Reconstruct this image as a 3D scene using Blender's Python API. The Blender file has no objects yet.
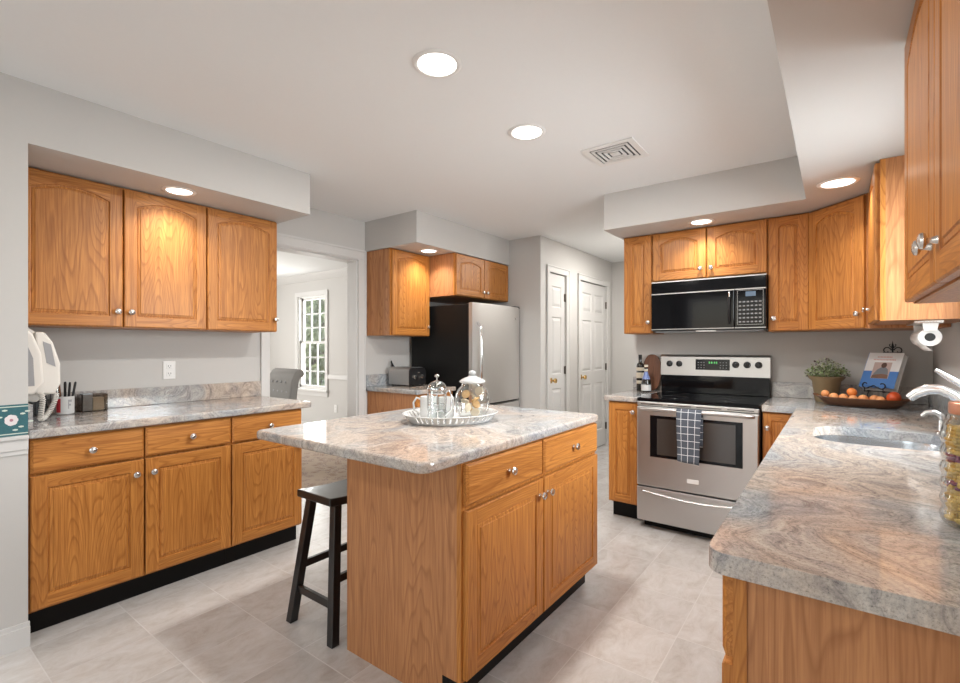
import bpy, bmesh, math, random
from mathutils import Vector, Matrix
random.seed(7)
S = bpy.context.scene
C = S.collection
PI = math.pi
R = math.radians

# ------------------------------------------------------------------ camera
TH = 0.6405
CAMH = 1.27
cd = bpy.data.cameras.new('camera')
cam = bpy.data.objects.new('camera', cd); C.objects.link(cam)
cam.location = (0, 0, CAMH)
cam.rotation_euler = (PI/2, 0, TH)
cd.sensor_width = 36
cd.lens = 476.4/960*36
cd.shift_y = 6.0/960
cd.clip_start = 0.05
S.camera = cam

# ------------------------------------------------------------------ world, sun, big lights, exposure
W = bpy.data.worlds.new('world'); S.world = W; W.use_nodes = True
wn = W.node_tree.nodes; wl = W.node_tree.links
bg = wn['Background']
sky = wn.new('ShaderNodeTexSky'); sky.sky_type = 'NISHITA'
sky.sun_disc = False; sky.sun_elevation = R(48); sky.sun_rotation = R(200)
sky.air_density = 1.0; sky.dust_density = 3.0
wl.new(sky.outputs[0], bg.inputs[0]); bg.inputs[1].default_value = 0.32

def area(name, loc, rot, sx, sy, power, color=(1, 1, 1), spread=PI):
    l = bpy.data.lights.new(name, 'AREA'); l.shape = 'RECTANGLE'; l.size = sx; l.size_y = sy
    l.energy = power; l.color = color; l.spread = spread
    o = bpy.data.objects.new(name, l); C.objects.link(o); o.location = loc; o.rotation_euler = rot
    return o
# daylight through the glazed door behind the camera, the sink window, and the dining room window, plus an added side fill and a dining room area light
area('rear_daylight', (-1.35, -3.35, 1.25), (R(90), 0, 0), 2.3, 2.1, 20, (0.94, 0.97, 1.0))
area('side_fill', (0.70, -1.30, 1.30), (0, R(80), 0), 1.7, 1.9, 20, (0.94, 0.97, 1.0))  # added fill, no window known there; brightens the island's door side
area('sink_window_daylight', (0.70, 2.36, 1.60), (0, R(63), 0), 0.95, 0.9, 66, (0.90, 0.95, 1.0), R(145))
area('dining_room_area', (-8.2, 1.5, 1.5), (0, R(-90), 0), 1.9, 3.0, 150, (1.0, 0.985, 0.96))  # wide area light inside the dining room, before a solid wall
area('dining_side_daylight', (-6.57, 4.52, 1.35), (R(-90), 0, 0), 0.8, 1.5, 40, (1.0, 0.99, 0.97))
S.view_settings.view_transform = 'Standard'
S.view_settings.look = 'None'
S.view_settings.gamma = 1.0
S.view_settings.use_curve_mapping = False
S.view_settings.exposure = 0.0
CAN_POWER = 21.0
CAN_COLOR = (1.0, 0.965, 0.925)

# ------------------------------------------------------------------ materials
def newmat(name):
    m = bpy.data.materials.new(name); m.use_nodes = True
    nt = m.node_tree
    return m, nt, nt.nodes, nt.links, nt.nodes['Principled BSDF']

def pmat(name, col, rough=0.5, metal=0.0, noise=0.04, scale=30, bump=0.0, emit=0, spec=0.5, coat=0):
    m, nt, N, L, b = newmat(name)
    tc = N.new('ShaderNodeTexCoord')
    nz = N.new('ShaderNodeTexNoise'); nz.inputs['Scale'].default_value = scale; nz.inputs['Detail'].default_value = 4
    L.new(tc.outputs['Object'], nz.inputs['Vector'])
    mx = N.new('ShaderNodeMix'); mx.data_type = 'RGBA'
    a = tuple(max(0, c*(1-noise)) for c in col); c2 = tuple(min(1, c*(1+noise)) for c in col)
    mx.inputs['A'].default_value = (*a, 1); mx.inputs['B'].default_value = (*c2, 1)
    L.new(nz.outputs['Fac'], mx.inputs['Factor'])
    L.new(mx.outputs['Result'], b.inputs['Base Color'])
    b.inputs['Roughness'].default_value = rough; b.inputs['Metallic'].default_value = metal
    b.inputs['Specular IOR Level'].default_value = spec
    b.inputs['Coat Weight'].default_value = coat
    b.inputs['Coat Roughness'].default_value = 0.05
    if bump:
        bp = N.new('ShaderNodeBump'); bp.inputs['Strength'].default_value = bump; bp.inputs['Distance'].default_value = 0.002
        L.new(nz.outputs['Fac'], bp.inputs['Height']); L.new(bp.outputs[0], b.inputs['Normal'])
    if emit:
        b.inputs['Emission Color'].default_value = (*col, 1); b.inputs['Emission Strength'].default_value = emit
    return m

def wood(name, light, dark, axis, rough=0.42, freq=14.0, pore=0.6, coat=0.08):
    """oak: contour lines of a stretched noise field give the cathedral figure; axis = grain direction"""
    m, nt, N, L, b = newmat(name)
    tc = N.new('ShaderNodeTexCoord'); oi = N.new('ShaderNodeObjectInfo')
    off = N.new('ShaderNodeVectorMath'); off.operation = 'SCALE'; off.inputs[0].default_value = (13.1, 7.7, 19.3)
    L.new(oi.outputs['Random'], off.inputs['Scale'])
    add = N.new('ShaderNodeVectorMath'); add.operation = 'ADD'
    L.new(tc.outputs['Object'], add.inputs[0]); L.new(off.outputs[0], add.inputs[1])
    def stretched(a, c):
        mp = N.new('ShaderNodeMapping'); s = [a, a, a]; s['XYZ'.index(axis)] = c
        mp.inputs['Scale'].default_value = s; L.new(add.outputs[0], mp.inputs['Vector']); return mp
    m1 = stretched(5.2, 0.52)
    n1 = N.new('ShaderNodeTexNoise'); n1.inputs['Scale'].default_value = 1.0; n1.inputs['Detail'].default_value = 2.5
    n1.inputs['Roughness'].default_value = 0.35
    L.new(m1.outputs[0], n1.inputs['Vector'])
    mu = N.new('ShaderNodeMath'); mu.operation = 'MULTIPLY'; mu.inputs[1].default_value = freq*4.0
    L.new(n1.outputs['Fac'], mu.inputs[0])
    fr = N.new('ShaderNodeMath'); fr.operation = 'FRACT'; L.new(mu.outputs[0], fr.inputs[0])
    cr = N.new('ShaderNodeValToRGB')
    e = cr.color_ramp.elements
    e[0].position = 0.0; e[0].color = (0.42, 0.42, 0.42, 1)
    e[1].position = 0.20; e[1].color = (0.86, 0.86, 0.86, 1)
    x = e.new(0.85); x.color = (1, 1, 1, 1)
    x = e.new(1.0); x.color = (0.42, 0.42, 0.42, 1)
    L.new(fr.outputs[0], cr.inputs[0])
    m2 = stretched(230.0, 9.0)
    n2 = N.new('ShaderNodeTexNoise'); n2.inputs['Scale'].default_value = 1.0; n2.inputs['Detail'].default_value = 2.0
    L.new(m2.outputs[0], n2.inputs['Vector'])
    cr2 = N.new('ShaderNodeValToRGB'); q = cr2.color_ramp.elements
    q[0].position = 0.36; q[0].color = (0.45, 0.45, 0.45, 1); q[1].position = 0.55; q[1].color = (1, 1, 1, 1)
    L.new(n2.outputs['Fac'], cr2.inputs[0])
    m3 = stretched(2.2, 0.5)
    n3 = N.new('ShaderNodeTexNoise'); n3.inputs['Scale'].default_value = 1.3; L.new(m3.outputs[0], n3.inputs['Vector'])
    # combine: fac = rings*pores*streaks
    m4 = stretched(75.0, 2.2)
    n4 = N.new('ShaderNodeTexNoise'); n4.inputs['Scale'].default_value = 1.0; n4.inputs['Detail'].default_value = 3.0
    L.new(m4.outputs[0], n4.inputs['Vector'])
    st = N.new('ShaderNodeMapRange'); st.inputs['From Min'].default_value = 0.3; st.inputs['From Max'].default_value = 0.62
    st.inputs['To Min'].default_value = 0.50; st.inputs['To Max'].default_value = 1.0
    L.new(n4.outputs['Fac'], st.inputs['Value'])
    mm = N.new('ShaderNodeMath'); mm.operation = 'MULTIPLY'
    mixp = N.new('ShaderNodeMix'); mixp.data_type = 'FLOAT'; mixp.inputs['Factor'].default_value = pore
    mixp.inputs['A'].default_value = 1.0; L.new(cr2.outputs[0], mixp.inputs['B'])
    m0 = N.new('ShaderNodeMath'); m0.operation = 'MULTIPLY'; L.new(cr.outputs[0], m0.inputs[0]); L.new(st.outputs[0], m0.inputs[1])
    L.new(m0.outputs[0], mm.inputs[0]); L.new(mixp.outputs['Result'], mm.inputs[1])
    mx = N.new('ShaderNodeMix'); mx.data_type = 'RGBA'
    mx.inputs['A'].default_value = (*dark, 1); mx.inputs['B'].default_value = (*light, 1)
    L.new(mm.outputs[0], mx.inputs['Factor'])
    hs = N.new('ShaderNodeHueSaturation')
    mr = N.new('ShaderNodeMapRange'); mr.inputs['To Min'].default_value = 0.86; mr.inputs['To Max'].default_value = 1.14
    L.new(n3.outputs['Fac'], mr.inputs['Value']); L.new(mr.outputs[0], hs.inputs['Value'])
    L.new(mx.outputs['Result'], hs.inputs['Color'])
    L.new(hs.outputs[0], b.inputs['Base Color'])
    b.inputs['Roughness'].default_value = rough
    b.inputs['Coat Weight'].default_value = coat; b.inputs['Coat Roughness'].default_value = 0.25
    b.inputs['Specular IOR Level'].default_value = 0.35
    bp = N.new('ShaderNodeBump'); bp.inputs['Strength'].default_value = 0.12; bp.inputs['Distance'].default_value = 0.001
    L.new(mm.outputs[0], bp.inputs['Height']); L.new(bp.outputs[0], b.inputs['Normal'])
    return m

OL = (0.59, 0.248, 0.056); OD = (0.25, 0.070, 0.009)
M = {}
M['oak'] = wood('honey_oak', OL, OD, 'Z')
M['oak_h'] = wood('honey_oak_horizontal', OL, OD, 'X')
M['oak_y'] = wood('honey_oak_depth', OL, OD, 'Y')
M['oak_veneer'] = wood('oak_veneer_panel', (0.53, 0.245, 0.10), (0.27, 0.098, 0.034), 'Z', rough=0.45, freq=9, coat=0.05)
M['groove'] = pmat('cabinet_gap_shadow_line', (0.05, 0.022, 0.01), 0.7)

def granite(name):
    """swirled migmatite: fine streaks drawn along a warped flow, pink-beige and blue-grey zones, dark specks"""
    m, nt, N, L, b = newmat(name)
    geo = N.new('ShaderNodeNewGeometry')
    w1 = N.new('ShaderNodeTexNoise'); w1.inputs['Scale'].default_value = 2.1; w1.inputs['Detail'].default_value = 2.5
    L.new(geo.outputs['Position'], w1.inputs['Vector'])
    sb = N.new('ShaderNodeVectorMath'); sb.operation = 'SUBTRACT'; sb.inputs[1].default_value = (0.5, 0.5, 0.5); L.new(w1.outputs['Color'], sb.inputs[0])
    sc = N.new('ShaderNodeVectorMath'); sc.operation = 'SCALE'; sc.inputs['Scale'].default_value = 1.05; L.new(sb.outputs[0], sc.inputs[0])
    ad = N.new('ShaderNodeVectorMath'); ad.operation = 'ADD'; L.new(geo.outputs['Position'], ad.inputs[0]); L.new(sc.outputs[0], ad.inputs[1])
    def nz(scale, det, s3, rough=0.6, src=None, rot=35):
        mp = N.new('ShaderNodeMapping'); mp.inputs['Scale'].default_value = s3; mp.inputs['Rotation'].default_value = (0, 0, R(rot))
        L.new((src or ad).outputs[0], mp.inputs['Vector'])
        n = N.new('ShaderNodeTexNoise'); n.inputs['Scale'].default_value = scale; n.inputs['Detail'].default_value = det; n.inputs['Roughness'].default_value = rough
        L.new(mp.outputs[0], n.inputs['Vector']); return n
    def ramp(src, stops):
        c = N.new('ShaderNodeValToRGB'); e = c.color_ramp.elements
        e[0].position, e[0].color = stops[0][0], (*stops[0][1], 1); e[1].position, e[1].color = stops[-1][0], (*stops[-1][1], 1)
        for p_, c_ in stops[1:-1]: x = e.new(p_); x.color = (*c_, 1)
        L.new(src.outputs['Fac'], c.inputs[0]); return c
    def mul(a, b_, f):
        x = N.new('ShaderNodeMix'); x.data_type = 'RGBA'; x.blend_type = 'MULTIPLY'; x.inputs['Factor'].default_value = f
        L.new(a, x.inputs['A']); L.new(b_, x.inputs['B']); return x.outputs['Result']
    streak = ramp(nz(3.0, 9, (9, 1.3, 9), 0.68), [(0.34, (0.29, 0.275, 0.27)), (0.45, (0.41, 0.385, 0.365)), (0.55, (0.48, 0.447, 0.412)), (0.68, (0.57, 0.55, 0.52))])
    zone = ramp(nz(1.5, 3, (1.6, 1, 1.6), 0.5), [(0.38, (0.84, 0.94, 1.04)), (0.50, (1.0, 1.0, 1.0)), (0.62, (1.11, 0.99, 0.89))])
    fine = N.new('ShaderNodeTexNoise'); fine.inputs['Scale'].default_value = 170; fine.inputs['Detail'].default_value = 4; fine.inputs['Roughness'].default_value = 0.8
    L.new(geo.outputs['Position'], fine.inputs['Vector'])
    speck = ramp(fine, [(0.33, (0.34, 0.34, 0.37)), (0.43, (0.88, 0.88, 0.88)), (0.60, (1.16, 1.15, 1.14))])
    veinn = nz(2.2, 8, (5, 1.2, 5), 0.6)
    vs = N.new('ShaderNodeMath'); vs.operation = 'SUBTRACT'; vs.inputs[1].default_value = 0.5; L.new(veinn.outputs['Fac'], vs.inputs[0])
    va = N.new('ShaderNodeMath'); va.operation = 'ABSOLUTE'; L.new(vs.outputs[0], va.inputs[0])
    vc = N.new('ShaderNodeValToRGB'); e = vc.color_ramp.elements; e[0].position = 0; e[0].color = (0.66, 0.66, 0.69, 1); e[1].position = 0.03; e[1].color = (1, 1, 1, 1)
    L.new(va.outputs[0], vc.inputs[0])
    c = mul(streak.outputs[0], zone.outputs[0], 1.0); c = mul(c, speck.outputs[0], 0.9); c = mul(c, vc.outputs[0], 0.9)
    L.new(c, b.inputs['Base Color'])
    b.inputs['Roughness'].default_value = 0.09
    b.inputs['Specular IOR Level'].default_value = 0.6
    return m
M['granite'] = granite('swirled_granite')

def tilefloor(name):
    m, nt, N, L, b = newmat(name)
    geo = N.new('ShaderNodeNewGeometry')
    mp = N.new('ShaderNodeMapping')
    tw, tl = 0.3105, 0.343
    mp.inputs['Location'].default_value = (2.42/tw+40, -0.477/tl+40, 0)
    mp.inputs['Scale'].default_value = (1/tw, 1/tl, 1)
    L.new(geo.outputs['Position'], mp.inputs['Vector'])
    sep = N.new('ShaderNodeSeparateXYZ'); L.new(mp.outputs[0], sep.inputs[0])
    def edge(sock, w):
        fr = N.new('ShaderNodeMath'); fr.operation = 'FRACT'; L.new(sock, fr.inputs[0])
        s = N.new('ShaderNodeMath'); s.operation = 'SUBTRACT'; s.inputs[1].default_value = 0.5; L.new(fr.outputs[0], s.inputs[0])
        a = N.new('ShaderNodeMath'); a.operation = 'ABSOLUTE'; L.new(s.outputs[0], a.inputs[0])
        g = N.new('ShaderNodeMapRange'); g.inputs['From Min'].default_value = 0.5-w; g.inputs['From Max'].default_value = 0.5-w*0.5
        L.new(a.outputs[0], g.inputs['Value']); return g
    ex, ey = edge(sep.outputs[0], 0.009), edge(sep.outputs[1], 0.009)
    mxx = N.new('ShaderNodeMath'); mxx.operation = 'MAXIMUM'; L.new(ex.outputs[0], mxx.inputs[0]); L.new(ey.outputs[0], mxx.inputs[1])
    fl = N.new('ShaderNodeVectorMath'); fl.operation = 'FLOOR'; L.new(mp.outputs[0], fl.inputs[0])
    wn_ = N.new('ShaderNodeTexWhiteNoise'); L.new(fl.outputs[0], wn_.inputs['Vector'])
    sc = N.new('ShaderNodeVectorMath'); sc.operation = 'SCALE'; sc.inputs['Scale'].default_value = 9
    L.new(wn_.outputs['Color'], sc.inputs[0])
    adv = N.new('ShaderNodeVectorMath'); adv.operation = 'ADD'; L.new(geo.outputs['Position'], adv.inputs[0]); L.new(sc.outputs[0], adv.inputs[1])
    mp2 = N.new('ShaderNodeMapping'); mp2.inputs['Scale'].default_value = (8, 4.5, 1); mp2.inputs['Rotation'].default_value = (0, 0, R(-12))
    L.new(adv.outputs[0], mp2.inputs['Vector'])
    n1 = N.new('ShaderNodeTexNoise'); n1.inputs['Scale'].default_value = 1.6; n1.inputs['Detail'].default_value = 9; n1.inputs['Roughness'].default_value = 0.76; n1.inputs['Distortion'].default_value = 0.5
    L.new(mp2.outputs[0], n1.inputs['Vector'])
    cr = N.new('ShaderNodeValToRGB'); e = cr.color_ramp.elements
    e[0].position = 0.30; e[0].color = (0.45, 0.41, 0.375, 1); e[1].position = 0.70; e[1].color = (0.61, 0.60, 0.59, 1)
    x = e.new(0.5); x.color = (0.54, 0.518, 0.495, 1)
    L.new(n1.outputs['Fac'], cr.inputs[0])
    hs = N.new('ShaderNodeHueSaturation'); mr = N.new('ShaderNodeMapRange'); mr.inputs['To Min'].default_value = 0.93; mr.inputs['To Max'].default_value = 1.06
    L.new(wn_.outputs['Value'], mr.inputs['Value']); L.new(mr.outputs[0], hs.inputs['Value']); L.new(cr.outputs[0], hs.inputs['Color'])
    mx = N.new('ShaderNodeMix'); mx.data_type = 'RGBA'; mx.inputs['B'].default_value = (0.625, 0.61, 0.59, 1)
    L.new(mxx.outputs[0], mx.inputs['Factor']); L.new(hs.outputs[0], mx.inputs['A'])
    L.new(mx.outputs['Result'], b.inputs['Base Color'])
    b.inputs['Roughness'].default_value = 0.25
    bp = N.new('ShaderNodeBump'); bp.invert = True; bp.inputs['Strength'].default_value = 0.3; bp.inputs['Distance'].default_value = 0.002
    L.new(mxx.outputs[0], bp.inputs['Height']); L.new(bp.outputs[0], b.inputs['Normal'])
    return m
M['tile'] = tilefloor('beige_stone_tile')

M['wall'] = pmat('wall_paint_warm_white', (0.56, 0.545, 0.522), 0.75, noise=0.01, scale=60)
M['ceil'] = pmat('ceiling_paint', (0.83, 0.84, 0.838), 0.85, noise=0.01, scale=60)
M['trim'] = pmat('trim_paint_white', (0.64, 0.63, 0.612), 0.45, noise=0.01)
M['teal'] = pmat('wallpaper_border_teal', (0.035, 0.13, 0.15), 0.7, noise=0.25, scale=120)
M['petal'] = pmat('printed_petal', (0.78, 0.72, 0.72), 0.7)
M['petal_dark'] = pmat('printed_petal_centre', (0.45, 0.2, 0.25), 0.7)
M['leafprint'] = pmat('printed_leaf', (0.6, 0.68, 0.6), 0.7)
M['black'] = pmat('black_plastic', (0.012, 0.012, 0.013), 0.35)
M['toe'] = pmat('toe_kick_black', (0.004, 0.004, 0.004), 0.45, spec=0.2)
M['blackgloss'] = pmat('black_glass', (0.004, 0.004, 0.005), 0.07, spec=0.18)
M['ringprint'] = pmat('burner_ring_print', (0.03, 0.03, 0.032), 0.2)
M['satin'] = pmat('satin_silver', (0.70, 0.69, 0.68), 0.26, metal=0.85, noise=0.01)
M['milk'] = pmat('frosted_glass', (0.42, 0.43, 0.43), 0.12, noise=0.02)
M['blackwood'] = pmat('black_painted_wood', (0.010, 0.009, 0.009), 0.28, coat=0.2)
M['nickel'] = pmat('brushed_nickel', (0.72, 0.70, 0.67), 0.25, metal=1.0, noise=0.02)
M['chrome'] = pmat('polished_chrome', (0.74, 0.75, 0.76), 0.08, metal=1.0, noise=0.01)
M['brass'] = pmat('brass', (0.75, 0.50, 0.20), 0.22, metal=1.0)
M['bronze'] = pmat('dark_bronze', (0.10, 0.08, 0.06), 0.4, metal=0.9)
M['white'] = pmat('white_plastic', (0.80, 0.79, 0.77), 0.4, noise=0.01)
M['ivory'] = pmat('ivory_plastic', (0.74, 0.71, 0.66), 0.38, noise=0.02)
M['greyplastic'] = pmat('grey_plastic', (0.32, 0.32, 0.33), 0.4)
M['ceramic'] = pmat('white_ceramic', (0.62, 0.62, 0.61), 0.12, noise=0.01)
M['paper'] = pmat('paper', (0.74, 0.73, 0.71), 0.9, noise=0.02, bump=0.2)
M['iron'] = pmat('wrought_iron', (0.008, 0.010, 0.018), 0.45)
M['terracotta'] = pmat('glazed_olive_pot', (0.27, 0.20, 0.11), 0.5, noise=0.25, scale=12)
M['leaf'] = pmat('herb_leaf', (0.22, 0.31, 0.12), 0.6, noise=0.35, scale=40)
M['leafpale'] = pmat('pale_leaf', (0.55, 0.62, 0.38), 0.6, noise=0.25, scale=40)
M['leafpurple'] = pmat('dull_purple_leaf', (0.16, 0.11, 0.10), 0.6, noise=0.3, scale=40)
M['soil'] = pmat('soil', (0.05, 0.03, 0.02), 0.95, noise=0.3)
M['bowlwood'] = wood('dark_walnut', (0.17, 0.07, 0.03), (0.07, 0.028, 0.012), 'X', rough=0.35, freq=6)
M['board'] = wood('walnut_board', (0.19, 0.075, 0.035), (0.06, 0.022, 0.012), 'Z', rough=0.4, freq=7)
M['orange'] = pmat('orange_peel', (0.80, 0.24, 0.05), 0.42, noise=0.12, scale=50, bump=0.4)
M['orangepale'] = pmat('pale_orange_peel', (0.84, 0.36, 0.14), 0.42, noise=0.12, scale=50, bump=0.4)
M['tomato'] = pmat('red_orange_peel', (0.68, 0.10, 0.025), 0.35, noise=0.12, scale=40)
M['bookblue'] = pmat('cover_blue', (0.08, 0.23, 0.58), 0.35, noise=0.03)
M['bookwhite'] = pmat('cover_white', (0.76, 0.76, 0.76), 0.35, noise=0.02)
M['printbrown'] = pmat('print_brown', (0.22, 0.12, 0.08), 0.5, noise=0.3, scale=60)
M['printgrey'] = pmat('print_grey', (0.20, 0.22, 0.25), 0.5)
M['skin'] = pmat('print_skin', (0.10, 0.05, 0.035), 0.5)
M['printpink'] = pmat('print_pink', (0.52, 0.40, 0.37), 0.5)
M['red'] = pmat('red_print', (0.55, 0.03, 0.04), 0.4)
M['redfaint'] = pmat('faded_red_lettering', (0.6, 0.25, 0.22), 0.5)
M['olive'] = pmat('dark_bottle_glass', (0.010, 0.009, 0.006), 0.06, coat=0.5)
M['label'] = pmat('bottle_label', (0.66, 0.60, 0.48), 0.6, noise=0.15, scale=80)
M['bluefoil'] = pmat('blue_neck_foil', (0.18, 0.24, 0.48), 0.3)
M['greyfabric'] = pmat('grey_upholstery', (0.26, 0.25, 0.235), 0.9, noise=0.15, scale=200, bump=0.3)
M['copper'] = pmat('copper_lid', (0.62, 0.30, 0.20), 0.35, metal=0.6)
M['pasta'] = pmat('jar_filling_yellow', (0.62, 0.42, 0.12), 0.6, noise=0.35, scale=60)
M['purple'] = pmat('jar_filling_purple', (0.22, 0.06, 0.12), 0.6, noise=0.3, scale=60)
M['biscuit'] = pmat('biscuit', (0.60, 0.36, 0.16), 0.8, noise=0.2, scale=60)
M['biscuitpale'] = pmat('pale_biscuit', (0.74, 0.62, 0.46), 0.8, noise=0.1, scale=60)
M['bark'] = pmat('bark', (0.18, 0.13, 0.10), 0.9, noise=0.3, scale=20)
M['treeleaf'] = pmat('tree_foliage', (0.42, 0.50, 0.26), 0.8, noise=0.4, scale=6)
M['treeleaf2'] = pmat('tree_foliage_brown', (0.50, 0.43, 0.32), 0.8, noise=0.4, scale=6)
M['grass'] = pmat('lawn', (0.12, 0.18, 0.06), 0.9, noise=0.3, scale=5)
M['digit'] = pmat('lit_green_digits', (0.12, 0.55, 0.15), 0.4, emit=0.25)
M['lcd'] = pmat('lcd_blue_grey', (0.10, 0.16, 0.24), 0.2)
M['keyprint'] = pmat('key_print', (0.22, 0.22, 0.23), 0.35)
M['lamp'] = pmat('lit_diffuser', (1.0, 0.96, 0.9), 0.5, noise=0.0, emit=6.0)
M['smoke'] = pmat('smoke_plastic', (0.045, 0.038, 0.034), 0.12)
M['cardgrey'] = pmat('grey_cards', (0.35, 0.4, 0.45), 0.6, noise=0.3, scale=50)

def brushed(name, col, rough, axis='X'):
    m, nt, N, L, b = newmat(name)
    tc = N.new('ShaderNodeTexCoord'); mp = N.new('ShaderNodeMapping')
    s = [400, 400, 400]; s['XYZ'.index(axis)] = 3
    mp.inputs['Scale'].default_value = s
    L.new(tc.outputs['Object'], mp.inputs['Vector'])
    nz = N.new('ShaderNodeTexNoise'); nz.inputs['Scale'].default_value = 1; L.new(mp.outputs[0], nz.inputs['Vector'])
    mr = N.new('ShaderNodeMapRange'); mr.inputs['To Min'].default_value = rough-0.06; mr.inputs['To Max'].default_value = rough+0.08
    L.new(nz.outputs['Fac'], mr.inputs['Value']); L.new(mr.outputs[0], b.inputs['Roughness'])
    b.inputs['Base Color'].default_value = (*col, 1); b.inputs['Metallic'].default_value = 1.0
    b.inputs['Anisotropic'].default_value = 0.4
    return m
M['steel'] = brushed('brushed_stainless_steel', (0.53, 0.52, 0.51), 0.36)
M['steel_v'] = brushed('brushed_stainless_steel_vertical', (0.78, 0.765, 0.745), 0.33, 'Z')
M['blackcase'] = pmat('black_textured_steel', (0.006, 0.006, 0.006), 0.4, spec=0.25)
M['steel_sink'] = pmat('sink_steel', (0.60, 0.64, 0.68), 0.25, metal=1.0, noise=0.02)

def glassmat(name, tint=(1, 1, 1), refl=0.5, rough=0.02, body=0.0):
    m, nt, N, L, b = newmat(name); N.remove(b)
    out = N['Material Output']
    tr = N.new('ShaderNodeBsdfTransparent'); tr.inputs[0].default_value = (*tint, 1)
    gl = N.new('ShaderNodeBsdfGlossy'); gl.inputs['Roughness'].default_value = rough
    lw = N.new('ShaderNodeLayerWeight'); lw.inputs['Blend'].default_value = refl
    nz = N.new('ShaderNodeTexNoise'); nz.inputs['Scale'].default_value = 18
    bp = N.new('ShaderNodeBump'); bp.inputs['Strength'].default_value = 0.05; bp.inputs['Distance'].default_value = 0.002
    L.new(nz.outputs['Fac'], bp.inputs['Height']); L.new(bp.outputs[0], gl.inputs['Normal'])
    mx = N.new('ShaderNodeMixShader'); L.new(lw.outputs['Facing'], mx.inputs[0]); L.new(tr.outputs[0], mx.inputs[1]); L.new(gl.outputs[0], mx.inputs[2])
    L.new(mx.outputs[0], out.inputs[0])
    return m
M['glass'] = glassmat('clear_glass', (0.93, 0.95, 0.94), 0.35)
M['pane'] = glassmat('window_glass', (0.98, 0.99, 0.98), 0.12)
M['acrylic'] = glassmat('clear_acrylic', (0.80, 0.76, 0.72), 0.35)

def checkmat():
    m, nt, N, L, b = newmat('slate_windowpane_check')
    tc = N.new('ShaderNodeTexCoord'); sep = N.new('ShaderNodeSeparateXYZ'); L.new(tc.outputs['UV'], sep.inputs[0])
    def line(sock, n, w):
        mu = N.new('ShaderNodeMath'); mu.operation = 'MULTIPLY'; mu.inputs[1].default_value = n; L.new(sock, mu.inputs[0])
        fr = N.new('ShaderNodeMath'); fr.operation = 'FRACT'; L.new(mu.outputs[0], fr.inputs[0])
        lt = N.new('ShaderNodeMath'); lt.operation = 'LESS_THAN'; lt.inputs[1].default_value = w; L.new(fr.outputs[0], lt.inputs[0]); return lt
    a, c = line(sep.outputs[0], 1, 0.07), line(sep.outputs[1], 1, 0.07)
    mxx = N.new('ShaderNodeMath'); mxx.operation = 'MAXIMUM'; L.new(a.outputs[0], mxx.inputs[0]); L.new(c.outputs[0], mxx.inputs[1])
    mx = N.new('ShaderNodeMix'); mx.data_type = 'RGBA'; mx.inputs['A'].default_value = (0.075, 0.085, 0.105, 1); mx.inputs['B'].default_value = (0.72, 0.73, 0.74, 1)
    L.new(mxx.outputs[0], mx.inputs['Factor']); L.new(mx.outputs['Result'], b.inputs['Base Color'])
    b.inputs['Roughness'].default_value = 0.95
    nz = N.new('ShaderNodeTexNoise'); nz.inputs['Scale'].default_value = 300
    bp = N.new('ShaderNodeBump'); bp.inputs['Strength'].default_value = 0.3; bp.inputs['Distance'].default_value = 0.001
    L.new(nz.outputs['Fac'], bp.inputs['Height']); L.new(bp.outputs[0], b.inputs['Normal'])
    return m
M['check'] = checkmat()

def rugmat():
    m, nt, N, L, b = newmat('patterned_wool_rug')
    geo = N.new('ShaderNodeNewGeometry')
    v = N.new('ShaderNodeTexVoronoi'); v.inputs['Scale'].default_value = 13; L.new(geo.outputs['Position'], v.inputs['Vector'])
    nz = N.new('ShaderNodeTexNoise'); nz.inputs['Scale'].default_value = 22; nz.inputs['Detail'].default_value = 6; L.new(geo.outputs['Position'], nz.inputs['Vector'])
    mu = N.new('ShaderNodeMath'); mu.operation = 'ADD'; L.new(v.outputs['Distance'], mu.inputs[0]); L.new(nz.outputs['Fac'], mu.inputs[1])
    cr = N.new('ShaderNodeValToRGB'); cr.color_ramp.interpolation = 'CONSTANT'; e = cr.color_ramp.elements
    e[0].position = 0; e[0].color = (0.30, 0.20, 0.15, 1); e[1].position = 0.62; e[1].color = (0.42, 0.31, 0.24, 1)
    for p_, c_ in ((0.72, (0.30, 0.20, 0.16, 1)), (0.80, (0.50, 0.40, 0.32, 1)), (0.88, (0.26, 0.19, 0.18, 1)), (0.95, (0.46, 0.36, 0.28, 1))):
        x = e.new(min(p_, 1.0)); x.color = c_
    L.new(mu.outputs[0], cr.inputs[0]); L.new(cr.outputs[0], b.inputs['Base Color'])
    b.inputs['Roughness'].default_value = 1.0
    return m
M['rug'] = rugmat()

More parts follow.
